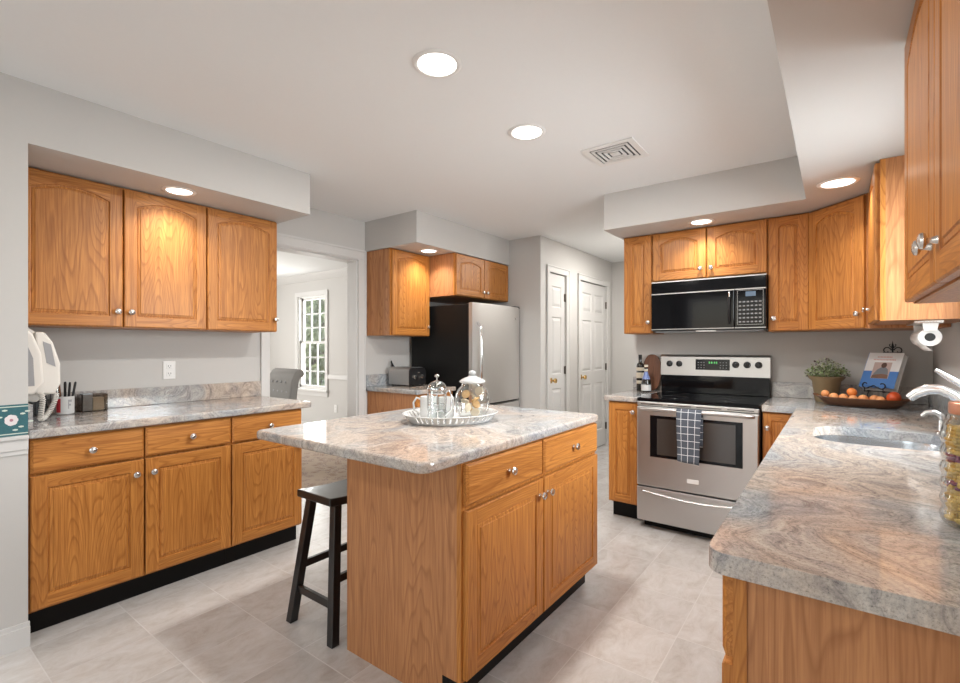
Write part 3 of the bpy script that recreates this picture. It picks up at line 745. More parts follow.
# right uppers facing -X
ZR0 = 1.395
XRU = 0.168
t = upper('oak wall cabinet on the right wall beyond the sink window, pale end panel showing', (XRU, 3.455, 0), R(-90), 0.575, ZR0, ZU1, XR-XRU-0.002, [(0.010, 0.560, 0.060)], arch=0.05)
t = thing('wall_cabinet', 'oak wall cabinet at the right edge, nearest the camera, seen from below', 'cabinet', (0.180, 1.835, 0), R(-90))
body(t, 1.045, XR-0.180-0.002, ZR0, ZU1)
for x0, x1, kx in ((0.004, 0.515, 0.480), (0.524, 1.040, 0.560)): door_part(t, x0, x1, ZR0+0.004, ZU1-0.008, arch=0.040, rail=0.045, knob_at=(kx, ZR0+0.085))

# --- island
t = thing('kitchen_island', 'oak kitchen island base with two drawers and two doors', 'kitchen island', (-1.03, 1.272, 0), R(90))
WI = 1.135; DI = 0.615
m = MB(); m.box(0.0, WI, 0.019, DI, ZB0, ZB1, 1); m.box(0.0, WI, 0.085, DI, 0.0, ZB0, 1)
m.box(0, 0.04, 0, 0.019, ZB0, ZB1, 0); m.box(WI-0.04, WI, 0, 0.019, ZB0, ZB1, 0); m.box(0.04, WI-0.04, 0.003, 0.019, ZB0, ZB1, 0)
m.build('cabinet_body', ['oak', 'oak_veneer'], t)
MB().box(-0.0005, WI, 0.055, 0.084, 0.0, ZB0-0.001).build('toe_kick', 'toe', t)
for x0, x1 in ((0.012, 0.541), (0.551, WI-0.008)): drawer_part(t, x0, x1, 0.722, 0.868)
door_part(t, 0.012, 0.541, 0.122, 0.706, knob_at=(0.512, 0.640)); door_part(t, 0.551, WI-0.008, 0.122, 0.706, knob_at=(0.582, 0.640))

# ------------------------------------------------------------------ countertops
def rounded(poly, rad, seg=6):
    out = []; n = len(poly)
    for i in range(n):
        p = Vector(poly[i]); a = Vector(poly[i-1]); b_ = Vector(poly[(i+1) % n]); r = rad[i] if isinstance(rad, (list, tuple)) else rad
        if r <= 0: out.append(tuple(p)); continue
        u = (a-p).normalized(); v = (b_-p).normalized(); c = p+(u+v)*r
        for k in range(seg+1):
            tt = k/seg; ang = tt*PI/2
            q = c-u*r*math.sin(ang)-v*r*math.cos(ang)
            out.append(tuple(q))
    return out
def rr_fix(poly, rad, seg=6):
    """axis-aligned corners: arc from the incoming edge to the outgoing edge"""
    out = []; n = len(poly)
    for i in range(n):
        p = Vector(poly[i]); a = Vector(poly[i-1]); b_ = Vector(poly[(i+1) % n]); r = rad[i] if isinstance(rad, (list, tuple)) else rad
        if r <= 0: out.append(tuple(p)); continue
        u = (a-p).normalized(); v = (b_-p).normalized(); c = p+u*r+v*r
        for k in range(seg+1):
            ang = PI/2*k/seg
            out.append(tuple(c-v*r*math.cos(ang)-u*r*math.sin(ang)))
    return out
def slab(name, outer, z0, z1, hole=None, mat='granite', bev=0.010, parent=None):
    bm = bmesh.new()
    def loop(pts):
        vs = [bm.verts.new((x, y, z0)) for x, y in pts]; return [bm.edges.new((vs[i], vs[(i+1) % len(vs)])) for i in range(len(vs))]
    es = loop(outer)
    if hole: es += loop(hole)
    if hole: bmesh.ops.triangle_fill(bm, edges=es, use_beauty=True)
    else: bm.faces.new([e.verts[0] for e in es])
    r = bmesh.ops.extrude_face_region(bm, geom=list(bm.faces))
    bmesh.ops.translate(bm, vec=(0, 0, z1-z0), verts=[v for v in r['geom'] if isinstance(v, bmesh.types.BMVert)])
    bmesh.ops.recalc_face_normals(bm, faces=bm.faces)
    me = bpy.data.meshes.new(name); bm.to_mesh(me); bm.free(); me.materials.append(M[mat])
    o = bpy.data.objects.new(name, me); C.objects.link(o)
    if parent: o.parent = parent
    if bev:
        b_ = o.modifiers.new('bevel', 'BEVEL'); b_.width = bev; b_.segments = 3; b_.limit_method = 'ANGLE'; b_.angle_limit = R(50)
    return o
ZT0, ZT1 = 0.8755, 0.914
t = thing('countertop', 'granite countertop along the left wall with low backsplash', 'countertop', (XL, YA, 0))
o = slab('counter_slab', rr_fix([(XL+.001, YA+.001), (-2.765, YA+.001), (-2.765, 1.860), (XL+.001, 1.860)], [0, 0, 0.02, 0]), ZT0, ZT1); 
def reparent(o, t):
    o.parent = t; o.matrix_parent_inverse = Matrix.Translation(-Vector(t.location)) if not any(t.rotation_euler) else t.matrix_basis.inverted()
reparent(o, t)
reparent(MB().box(XL+.001, XL+.021, YA+.022, 1.862, ZT1+.0005, 1.022).build('backsplash', 'granite', bevel=0.002), t)
reparent(MB().box(XL+.001, -2.80, YA+.001, YA+.021, ZT1+.0005, 1.022).build('backsplash', 'granite', bevel=0.002), t)
t = thing('countertop', 'short granite countertop under the toaster beside the refrigerator', 'countertop', (XL, 2.87, 0))
reparent(slab('counter_slab', [(XL+.001, 2.850), (-2.775, 2.850), (-2.775, 3.362), (XL+.001, 3.362)], ZT0, ZT1), t)
reparent(MB().box(XL+.001, XL+.021, 2.850, 3.362, ZT1+.0005, 1.022).build('backsplash', 'granite', bevel=0.002), t)
t = thing('countertop', 'small granite countertop left of the range holding the oil bottles', 'countertop', (-1.4, 3.41, 0))
reparent(slab('counter_slab', rr_fix([(-1.385, 3.400), (-1.136, 3.400), (-1.136, YS-.001), (-1.385, YS-.001)], [0.015, 0, 0, 0]), ZT0, ZT1), t)
reparent(MB().box(-1.378, -1.136, YS-.021, YS-.001, ZT1+.0005, 1.022).build('backsplash', 'granite', bevel=0.002), t)
t = thing('countertop', 'long L-shaped granite countertop on the right with the sink cutout', 'countertop', (XRB, 0.9, 0))
SX0, SX1, SY0, SY1 = -0.075, 0.352, 2.235, 2.685
hole = rr_fix([(SX0, SY0), (SX1, SY0), (SX1, SY1), (SX0, SY1)], 0.13, 8)
outer = rr_fix([(-0.184, 0.912), (XR-.001, 0.912), (XR-.001, YS-.001), (-0.364, YS-.001), (-0.364, 3.400), (-0.184, 3.400)], [0.035, 0, 0, 0, 0, 0])
reparent(slab('counter_slab', outer, ZT0, ZT1, hole), t)
reparent(MB().box(-0.364, XR-.022, YS-.021, YS-.001, ZT1+.0005, 1.022).build('backsplash', 'granite', bevel=0.002), t)
reparent(MB().box(XR-.021, XR-.001, 0.93, YS-.001, ZT1+.0005, 1.022).build('backsplash', 'granite', bevel=0.002), t)
o = slab('island_countertop', rr_fix([(-2.010, 1.065), (-1.008, 1.065), (-1.008, 2.425), (-2.010, 2.425)], [0.03, 0.045, 0.03, 0.03]), ZT0, ZT1, bev=0.012)
tag(o, 'large granite island top overhanging toward the stool', 'countertop')

# ------------------------------------------------------------------ sink, faucet, soap pump
t = thing('sink', 'undermount stainless steel sink set into the right counter', 'sink', ((SX0+SX1)/2, (SY0+SY1)/2, 0.70))
b = MB(); n = None
cx, cy = (SX0+SX1)/2, (SY0+SY1)/2
rings = []
for off, z, rad in ((0.016, 0.8745, 0.14), (0.004, 0.8745, 0.13), (0.002, 0.86, 0.13), (-0.006, 0.74, 0.12), (-0.03, 0.705, 0.10), (-0.15, 0.700, 0.04)):
    rings.append([(x-cx, y-cy, z-0.70) for x, y in rr_fix([(SX0-off, SY0-off), (SX1+off, SY0-off), (SX1+off, SY1+off), (SX0-off, SY1+off)], rad, 8)])
m_ = len(rings[0]); vs = [p for r_ in rings for p in r_]; fs = []
for a in range(len(rings)-1):
    for k in range(m_): l = (k+1) % m_; fs.append((a*m_+k, a*m_+l, a*m_+m_+l, a*m_+m_+k))
fs.append(tuple(range(len(vs)-m_, len(vs)))); b.add(vs, fs)
o = b.build('basin', 'steel_sink', t, smooth=True); s_ = o.modifiers.new('solid', 'SOLIDIFY'); s_.thickness = 0.0015; s_.offset = -1
MB().lathe([(0.0001, 0.0015), (0.03, 0.0015), (0.042, 0.005), (0.045, 0.001)], (0, 0, 0), 24).build('drain', 'chrome', t, smooth=True)

t = thing('faucet', 'silver arched kitchen faucet with lever handle behind the sink', 'faucet', (0.420, 2.47, ZT1))
MB().lathe([(0.0001, 0), (0.032, 0), (0.032, 0.006), (0.024, 0.014), (0.022, 0.10), (0.024, 0.14), (0.020, 0.17), (0.0001, 0.175)], (0, 0, 0), 24).build('faucet_body', 'satin', t, smooth=True)
pts = [(0.0, 0, 0.06), (-0.012, 0.0, 0.10), (-0.035, 0.005, 0.145), (-0.065, 0.01, 0.178), (-0.10, 0.015, 0.197), (-0.135, 0.02, 0.195), (-0.165, 0.024, 0.180), (-0.188, 0.028, 0.158)]
MB().tube(pts, [0.019, 0.019, 0.019, 0.019, 0.0195, 0.020, 0.019, 0.016], 14).build('spout', 'satin', t, smooth=True)
MB().tube([(0, 0, 0.165), (-0.02, 0, 0.20), (-0.055, 0.005, 0.225), (-0.09, 0.01, 0.252), (-0.115, 0.012, 0.272)], [0.020, 0.020, 0.017, 0.014, 0.009], 14, sy=0.7).build('lever', 'satin', t, smooth=True)
t = thing('soap_pump', 'small silver soap pump standing behind the sink', 'soap dispenser', (0.357, 2.735, ZT1))
MB().lathe([(0.0001, 0), (0.022, 0), (0.022, 0.004), (0.013, 0.010), (0.012, 0.052), (0.0001, 0.054)], (0, 0, 0), 18).build('pump_body', 'satin', t, smooth=True)
MB().tube([(0, 0, 0.05), (-0.002, 0, 0.072), (-0.022, 0, 0.086), (-0.050, 0, 0.082), (-0.064, 0, 0.066)], [0.009, 0.011, 0.011, 0.009, 0.007], 10).build('pump_nozzle', 'satin', t, smooth=True)

# ------------------------------------------------------------------ range
t = thing('range', 'stainless steel electric range with black glass cooktop', 'stove', (-1.130, 3.405, 0))
RW = 0.760; RD = 0.635
m = MB(); m.box(0.002, RW-0.002, 0.0, RD, 0.045, 0.890); m.build('range_body', 'black', t, bevel=0.003)
m = MB(); m.box(0.03, RW-0.03, 0.05, RD-0.03, 0, 0.044); m.build('kick_base', 'toe', t)
m = MB(); m.box(0.0, RW, -0.025, RD-0.05, 0.891, 0.916); m.build('cooktop', 'blackgloss', t, bevel=0.008, seg=3)
for cx_, cy_, r_ in ((0.20, 0.15, 0.10), (0.55, 0.15, 0.085), (0.20, 0.42, 0.075), (0.55, 0.42, 0.10)):
    b = MB(); b.tube([(cx_+r_*math.cos(2*PI*k/40), cy_+r_*math.sin(2*PI*k/40), 0.9164) for k in range(40)], 0.0009, 4, closed=True)
    b.build('burner_ring', 'ringprint', t)
# control strip with vents above door
m = MB(); m.box(0.006, RW-0.006, -0.030, -0.001, 0.862, 0.8905); o = m.build('vent_trim', 'steel', t, bevel=0.004)
m = MB()
for k in range(4): m.box(0.03+0.183*k, 0.03+0.183*k+0.15, -0.0312, -0.029, 0.872, 0.877)
m.build('vent_slot', 'black', o)
# oven door
d = MB(); d.box(0.006, RW-0.006, -0.040, -0.001, 0.305, 0.858); door = d.build('oven_door', 'steel', t, bevel=0.006)
MB().box(0.098, 0.668, -0.0425, -0.0395, 0.512, 0.800).build('window_surround', 'blackgloss', door, bevel=0.001)
MB().box(0.145, 0.628, -0.0432, -0.0424, 0.532, 0.780).build('oven_glass', 'smoke', door)
m = MB(); m.tube([(0.035, -0.042, 0.842), (0.05, -0.062, 0.844), (0.09, -0.073, 0.846), (0.38, -0.078, 0.846), (0.67, -0.073, 0.846), (0.71, -0.062, 0.844), (0.725, -0.042, 0.842)], 0.0135, 12)
m.build('handle', 'steel', door, smooth=True)
m = MB(); m.box(0.340, 0.412, -0.0435, -0.040, 0.368, 0.396); m.build('badge', 'white', door, bevel=0.003)
# drawer
d = MB(); d.box(0.006, RW-0.006, -0.040, -0.001, 0.060, 0.296); dr = d.build('storage_drawer', 'steel', t, bevel=0.006)
m = MB(); pts = [(0.05+0.66*k/16, -0.042-0.010*math.sin(PI*k/16), 0.268-0.022*math.sin(PI*k/16)) for k in range(17)]
m.tube(pts, 0.008, 10, sy=0.7); m.build('drawer_pull', 'steel', dr, smooth=True)
# backguard
bgd = MB(); bgd.prism([(0.560, 0.916), (RD, 0.916), (RD, 1.209), (0.585, 1.209), (0.572, 1.195), (0.562, 1.050)], 0.004, RW-0.004, 'x'); bg_o = bgd.build('backguard', 'black', t, bevel=0.003)
p = MB(); p.prism([(0.561, 1.052), (0.555, 1.052), (0.564, 1.197), (0.580, 1.214), (0.634, 1.214), (0.634, 1.2095), (0.583, 1.2095), (0.571, 1.195)], 0.0, RW, 'x')
p.build('control_panel', 'steel', bg_o)
p = MB(); p.prism([(0.5545, 0.920), (0.558, 0.920), (0.558, 1.050), (0.5545, 1.050)], 0.006, RW-0.006, 'x'); p.build('splash_glass', 'blackgloss', bg_o)
rot = Matrix.Rotation(PI/2-R(3.5), 3, 'X')
p = MB(); p.prism([(0.5575, 1.098), (0.5565, 1.098), (0.5610, 1.180), (0.5635, 1.180)], 0.262, 0.500, 'x'); dsp = p.build('display', 'blackgloss', bg_o)
p = MB()
for k, x in enumerate((0.356, 0.372, 0.392, 0.406)): p.box(x, x+0.009, 0.5588-0.001, 0.5590, 1.147, 1.163)
p.build('clock_digits', 'digit', dsp)
p = MB()
for r_ in range(3):
    for c_ in range(3):
        p.box(0.278+c_*0.02, 0.278+c_*0.02+0.009, 0.5565, 0.5590, 1.112+r_*0.02, 1.118+r_*0.02)
        p.box(0.432+c_*0.02, 0.432+c_*0.02+0.009, 0.5565, 0.5590, 1.112+r_*0.02, 1.118+r_*0.02)
p.build('display_keys', 'keyprint', dsp)
for x in (0.068, 0.141, 0.539, 0.614, 0.687):
    k = MB(); k.lathe([(0.0001, 0), (0.024, 0), (0.024, 0.004), (0.020, 0.006), (0.019, 0.022), (0.0001, 0.024)], (x, 0.5585, 1.142), 20, rot)
    k.box(x-0.004, x+0.004, 0.5285, 0.545, 1.126, 1.158)
    k.build('control_knob', 'black', bg_o, bevel=0.0015)

# towel over the oven handle
def towel():
    me = bpy.data.meshes.new('dish_towel'); bm = bmesh.new(); uvl = bm.loops.layers.uv.new('UVMap')
    x0, x1 = 0.286, 0.440; cols = 18; path = []
    hx, hz, r = -0.077, 0.846, 0.0165
    for k in range(9): path.append((-0.052+0.004*math.sin(k*0.5), 0.62+(0.843-0.62)*k/8))
    for k in range(7): a = PI*(k)/6; path.append((hx+math.cos(a)*r, hz+math.sin(a)*r+0.001))
    for k in range(1, 19): path.append((hx-r-0.002-0.004*math.sin(k*0.35), 0.846-(0.846-0.515)*k/18))
    ln = [0]
    for i in range(1, len(path)): ln.append(ln[-1]+math.hypot(path[i][0]-path[i-1][0], path[i][1]-path[i-1][1]))
    grid = []
    for i, (y, z) in enumerate(path):
        row = []
        for j in range(cols+1):
            u = j/cols; amp = 0.006*min(1, abs(z-0.846)/0.12)
            yy = y-amp*(0.5+0.5*math.sin(u*9+1+z*6)) if i > 12 else y-amp*0.3*math.sin(u*9)
            sk = 0.010*(0.846-z)/0.33 if i > 12 else 0
            row.append(bm.verts.new((x0+(x1-x0)*u+sk*(0.5-u)*2-0.004*(i > 12)*(0.846-z)/0.33, yy, z-(0.012*u if i == len(path)-1 else 0))))
        grid.append(row)
    for i in range(len(path)-1):
        for j in range(cols):
            f = bm.faces.new((grid[i][j], grid[i][j+1], grid[i+1][j+1], grid[i+1][j])); f.smooth = True
            for lp, (a, b_) in zip(f.loops, ((i, j), (i, j+1), (i+1, j+1), (i+1, j))):
                lp[uvl].uv = (b_/cols*3.5+0.35, ln[a]/0.047)
    bm.to_mesh(me); bm.free(); me.materials.append(M['check'])
    o = bpy.data.objects.new('dish_towel', me); C.objects.link(o); o.location = (-1.130, 3.405, 0)
    s = o.modifiers.new('solid', 'SOLIDIFY'); s.thickness = 0.0025; s.offset = 0
    tag(o, 'slate and white checked dish towel hanging on the oven door handle', 'towel')
towel()

# ------------------------------------------------------------------ microwave
t = thing('microwave', 'black over-the-range microwave hung above the range', 'microwave', (-1.113, 3.675, 1.380))
MW = 0.748; MH = 0.384
MB().box(0, MW, 0.0, YS-3.675-0.003, 0.012, MH).build('microwave_case', 'black', t, bevel=0.003)
MB().box(0.0, MW, -0.012, -0.0005, 0.296, MH-0.004).build('vent_grille', 'blackgloss', t, bevel=0.003)
g = MB(); g.box(0.0, MW, -0.0145, -0.010, MH-0.012, MH-0.004); g.build('top_trim', 'steel', t)
d = MB(); d.box(0.002, 0.558, -0.022, -0.0005, 0.022, 0.290); mdoor = d.build('microwave_door', 'blackgloss', t, bevel=0.004)
d = MB(); d.box(0.002, 0.558, -0.0245, -0.020, 0.283, 0.290); d.box(0.002, 0.558, -0.0240, -0.020, 0.022, 0.027); d.build('door_trim', 'steel', mdoor)
d = MB(); d.box(0.04, 0.45, -0.0228, -0.0215, 0.052, 0.255); d.build('microwave_window', 'blackgloss', mdoor)
d = MB(); d.tube([(0.530, -0.022, 0.235), (0.530, -0.030, 0.240), (0.530, -0.032, 0.262), (0.530, -0.022, 0.270)], 0.006, 8); d.tube([(0.530, -0.022, 0.06), (0.530, -0.036, 0.075), (0.530, -0.036, 0.235)], 0.009, 10, mi=1); d.build('microwave_handle', ['chrome', 'black'], mdoor, smooth=True)
d = MB(); d.box(0.562, MW, -0.022, -0.0005, 0.022, 0.290); pan = d.build('keypad_panel', 'blackgloss', t, bevel=0.004)
d = MB()
for a in ((0.578, 0.742, 0.045, 0.0465), (0.578, 0.742, 0.276, 0.2775)): d.box(a[0], a[1]-0.010, -0.0226, -0.0219, a[2], a[3])
for a in (0.578, 0.7305): d.box(a, a+0.0015, -0.0226, -0.0219, 0.045, 0.2775)
d.box(0.562, MW, -0.0245, -0.0215, 0.283, 0.290); d.box(0.562, MW, -0.0240, -0.0215, 0.022, 0.027)
d.build('panel_outline', 'steel', pan)
MB().box(0.628, 0.688, -0.0228, -0.0219, 0.236, 0.268).build('microwave_display', 'lcd', pan)
for r_ in range(6):
    for c_ in range(6):
        k = MB(); x = 0.587+c_*0.0238; z = 0.060+r_*0.027; k.box(x, x+0.015, -0.0232, -0.0219, z, z+0.009); k.build('key', 'keyprint', pan)
g = MB(); g.box(0.02, MW-0.02, 0.02, 0.34, 0.002, 0.011); g.build('underside_grille', 'greyplastic', t)
g = MB(); g.box(0.31, 0.44, -0.004, 0.02, 0.004, 0.012); g.build('lamp_cover', 'white', t)

# ------------------------------------------------------------------ refrigerator
t = thing('refrigerator', 'stainless steel refrigerator with black sides beside the toaster', 'refrigerator', (-2.665, 3.400, 0), R(90))
FW = 0.820; FD = 0.70; FH = 1.680
MB().box(0.0, FW, 0.0, 0.72, 0.03, FH-0.012).build('refrigerator_case', 'blackcase', t, bevel=0.004)
MB().box(0.02, FW-0.02, 0.02, FD-0.02, 0, 0.03).build('base_grille', 'black', t)
def fdoor(name, z0, z1):
    n = 14; poly = [(0.002, -0.003)]
    for k in range(n+1):
        u = k/n; x = 0.002+(FW-0.004)*u; y = -0.048-0.016*math.sin(PI*min(1, u*0.98+0.01))
        if u == 0 : y = -0.040
        if u == 1: y = -0.030
        poly.append((x, y))
    poly.append((FW-0.002, -0.003))
    m = MB(); m.prism(poly, z0, z1, 'z'); return m.build(name, 'steel_v', t, smooth=True)
fd = fdoor('fresh_food_door', 0.745, FH); fz = fdoor('freezer_drawer', 0.07, 0.725)
MB().box(FW-0.10, FW-0.01, -0.04, 0.04, FH-0.011, FH+0.012).build('hinge_cover', 'black', t, bevel=0.004)
MB().tube([(0.065, -0.054, 0.86), (0.065, -0.085, 0.90), (0.065, -0.098, 1.0), (0.065, -0.102, 1.18), (0.065, -0.098, 1.36), (0.065, -0.085, 1.46), (0.065, -0.054, 1.50)], 0.012, 10).build('door_handle', 'chrome', fd, smooth=True)
MB().tube([(0.08, -0.056, 0.66), (0.10, -0.09, 0.66), (0.32, -0.105, 0.66), (0.54, -0.09, 0.66), (0.56, -0.056, 0.66)], 0.012, 10).build('drawer_handle', 'chrome', fz, smooth=True)
MB().lathe([(0.0001, 0), (0.012, 0), (0.012, 0.002), (0.0001, 0.002)], (FW-0.12, -0.054, 1.56), 16, Matrix.Rotation(PI/2, 3, 'X')).build('badge', 'nickel', fd)

# ------------------------------------------------------------------ toaster
t = thing('toaster', 'stainless toaster with black dial panel on the short counter', 'toaster', (-3.085, 3.075, ZT1+0.001), R(90))
TW, TD, THt = 0.205, 0.275, 0.172
m = MB(); pr = rr_fix([(0.0, 0.012), (TW, 0.012), (TW, THt), (0.0, THt)], [0.0, 0.0, 0.035, 0.035], 6)
m.prism(pr, 0.012, TD, 'y'); m.build('shell', 'steel', t, smooth=True)
m = MB(); m.prism(rr_fix([(0.0, 0.012), (TW, 0.012), (TW, THt-0.002), (0.0, THt-0.002)], [0.01, 0.01, 0.035, 0.035], 6), -0.004, 0.011, 'y'); fp = m.build('dial_panel', 'black', t, smooth=True)
for x in (0.052, 0.150): MB().lathe([(0.0001, 0), (0.022, 0), (0.020, 0.014), (0.0001, 0.016)], (x, -0.004, 0.085), 18, Matrix.Rotation(PI/2, 3, 'X')).build('dial', 'nickel', fp, smooth=True)
MB().box(0.088, 0.118, -0.022, -0.004, 0.118, 0.130).build('lever', 'nickel', fp, bevel=0.003)
m = MB(); m.box(0.045, 0.075, 0.05, 0.24, THt, THt+0.001); m.box(0.130, 0.160, 0.05, 0.24, THt, THt+0.001); m.build('bread_slot', 'black', t)
m = MB()
for x in (0.02, TW-0.03): 
    for y in (0.02, TD-0.03): m.box(x, x+0.012, y, y+0.012, 0, 0.012)
m.build('feet', 'black', t)
MB().tube([(0.06, TD-0.02, 0.16), (0.055, TD+0.02, 0.21), (0.065, TD+0.035, 0.225), (0.09, TD+0.05, 0.20), (0.10, TD+0.06, 0.10)], 0.006, 8).build('power_cord', 'black', t, smooth=True)

# ------------------------------------------------------------------ stool
t = thing('bar_stool', 'black wooden saddle-seat stool under the island overhang', 'stool', (-1.905, 1.515, 0))
m = MB(); ns = 16; sx, sy = 0.128, 0.232
vs = []; fs = []
for k in range(ns+1):
    y = -sy+2*sy*k/ns; u = y/sy; zt_ = 0.590+0.014*u*u; zb_ = zt_-0.036
    vs += [(-sx, y, zb_), (sx, y, zb_), (sx, y, zt_), (-sx, y, zt_)]
for k in range(ns):
    for q in range(4): l = (q+1) % 4; fs.append((k*4+q, k*4+l, k*4+4+l, k*4+4+q))
fs += [(3, 2, 1, 0), (ns*4, ns*4+1, ns*4+2, ns*4+3)]
m.add(vs, fs); m.build('seat', 'blackwood', t, bevel=0.006)
def bar(b, p, q, w, h=None):
    b.tube([p, q], w*0.7071, 4, caps=True)
def leg_quad(b, top, bot, w):
    h = w/2; vs = []
    for c_ in (bot, top):
        vs += [(c_[0]-h, c_[1]-h, c_[2]), (c_[0]+h, c_[1]-h, c_[2]), (c_[0]+h, c_[1]+h, c_[2]), (c_[0]-h, c_[1]+h, c_[2])]
    b.add(vs, [(3,2,1,0),(4,5,6,7),(0,1,5,4),(1,2,6,5),(2,3,7,6),(3,0,4,7)])
LT = {}
for ix, sx_ in enumerate((-1, 1)):
    for iy, sy_ in enumerate((-1, 1)):
        top = (sx_*0.092, sy_*0.175, 0.556); bot = (sx_*(0.125 if sx_ < 0 else 0.190), sy_*0.262, 0)
        if sx_ < 0: bot = (-0.120-0.0, bot[1], 0)
        m = MB(); leg_quad(m, top, bot, 0.038); m.build('leg', 'blackwood', t, bevel=0.002)
        LT[(sx_, sy_)] = (Vector(top), Vector(bot))
def at_z(k, z): a, b_ = LT[k]; f = (z-b_.z)/(a.z-b_.z); return b_+(a-b_)*f
for k1, k2, z in (((-1, -1), (1, -1), 0.15), ((-1, 1), (1, 1), 0.15), ((-1, -1), (-1, 1), 0.25), ((1, -1), (1, 1), 0.25)):
    p, q = at_z(k1, z), at_z(k2, z); dirv = (q-p).normalized(); m = MB()
    side = Vector((0, 0, 1)).cross(dirv)*0.009; up = Vector((0, 0, 0.017)); p = p+dirv*0.01; q = q-dirv*0.01
    vs = [p-side-up, p+side-up, p+side+up, p-side+up, q-side-up, q+side-up, q+side+up, q-side+up]
    m.add(vs, [(0,1,2,3),(7,6,5,4),(0,4,5,1),(1,5,6,2),(2,6,7,3),(3,7,4,0)]); m.build('stretcher', 'blackwood', t, bevel=0.002)

# ------------------------------------------------------------------ tray, coffee press, jar, mugs on the island
TC = Vector((-1.500, 1.775, ZT1)); rv = Vector((math.cos(TH), math.sin(TH), 0)); fv = Vector((-math.sin(TH), math.cos(TH), 0))
t = thing('serving_tray', 'white oval tray with pierced rim on the island top', 'tray', tuple(TC), TH+R(28))
def ring(a, b_, z, n=144): return [(a*math.cos(2*PI*k/n), b_*math.sin(2*PI*k/n), z) for k in range(n)]
m = MB(); n = 144; A, B = 0.203, 0.168
lv = [ring(A-0.004, B-0.004, 0.001), ring(A, B, 0.005), ring(A+0.008, B+0.008, 0.012), ring(A+0.026, B+0.026, 0.037), ring(A+0.032, B+0.032, 0.041), ring(A+0.036, B+0.036, 0.040)]
vs = [p for r_ in lv for p in r_]; fs = [tuple(range(n))]
for a in range(len(lv)-1):
    for k in range(n):
        if a == 2 and k % 3 == 0 and (k % 72) > 6 : continue
        l = (k+1) % n; fs.append((a*n+k, a*n+l, a*n+n+l, a*n+n+k))
m.add(vs, fs); o = m.build('tray_body', 'ceramic', t, smooth=True); s_ = o.modifiers.new('solid', 'SOLIDIFY'); s_.thickness = 0.003; s_.offset = 1
zt = ZT1+0.0055
t = thing('french_press', 'small glass French press with metal frame, front left on the tray', 'coffee press', (*(TC-rv*0.062-fv*0.060).to_2d(), zt))
b = MB(); b.lathe([(0.0001, 0.006), (0.040, 0.006), (0.041, 0.01), (0.041, 0.152), (0.043, 0.158)], (0,0,0), 32, caps=False); b.build('beaker', 'glass', t, smooth=True)
b = MB(); b.lathe([(0.043, 0), (0.0435, 0.0), (0.0435, 0.008), (0.042, 0.008)], (0,0,0), 32)
for k in range(4):
    a = PI/4+PI/2*k; b.tube([(0.043*math.cos(a), 0.043*math.sin(a), 0.0), (0.0435*math.cos(a), 0.0435*math.sin(a), 0.135)], 0.0022, 6)
b.tube([(0.0435*math.cos(2*PI*k/32), 0.0435*math.sin(2*PI*k/32), 0.135) for k in range(32)], 0.003, 6, closed=True)
b.tube([(0.0435*math.cos(2*PI*k/32), 0.0435*math.sin(2*PI*k/32), 0.080) for k in range(32)], 0.002, 6, closed=True); b.build('frame', 'chrome', t, smooth=True)
b = MB(); b.lathe([(0.045, 0.155), (0.045, 0.162), (0.038, 0.178), (0.022, 0.190), (0.006, 0.195), (0.0001, 0.195)], (0,0,0), 32, caps=False); b.build('dome_lid', 'glass', t, smooth=True)
b = MB(); b.tube([(0,0,0.05), (0,0,0.212)], 0.0025, 8); b.sphere((0,0,0.216), 0.012, 0.012, 0.008); b.lathe([(0.0001, 0.05), (0.038, 0.05), (0.038, 0.056), (0.0001, 0.056)], (0,0,0), 24); b.lathe([(0.046, 0.150), (0.047, 0.156), (0.046, 0.160)], (0,0,0), 32, caps=False)
b.build('plunger', 'chrome', t, smooth=True)
b = MB(); d_ = Vector((1, 0.3, 0)).normalized(); b.tube([d_*0.043+Vector((0,0,0.14)), d_*0.065+Vector((0,0,0.150)), d_*0.078+Vector((0,0,0.12)), d_*0.072+Vector((0,0,0.06)), d_*0.043+Vector((0,0,0.03))], 0.005, 8); b.build('handle', 'chrome', t, smooth=True)
# glass jar
JC = TC+rv*0.104+fv*0.045
t = thing('glass_jar', 'round clear glass jar with knobbed lid, right side of the tray', 'jar', (JC.x, JC.y, zt))
b = MB(); b.lathe([(0.0001, 0.004), (0.052, 0.004), (0.066, 0.012), (0.082, 0.045), (0.088, 0.085), (0.084, 0.120), (0.070, 0.148), (0.055, 0.160), (0.053, 0.172), (0.058, 0.176)], (0,0,0), 40, caps=False)
o = b.build('bowl', 'glass', t, smooth=True)
b = MB(); b.lathe([(0.0, 0.170), (0.050, 0.172), (0.062, 0.178), (0.064, 0.186), (0.050, 0.196), (0.025, 0.206), (0.012, 0.212)], (0,0,0), 40, caps=False); 
b.sphere((0,0,0.222), 0.019, 0.019, 0.016); b.build('lid', 'milk', t, smooth=True)
b = MB(); b.lathe([(0.062, 0.1765), (0.065, 0.182), (0.063, 0.187)], (0,0,0), 40, caps=False); b.lathe([(0.0001, 0), (0.052, 0), (0.052, 0.003)], (0,0,0), 40, caps=False); b.build('rim', 'ceramic', t, smooth=True)
random.seed(11); spots = []
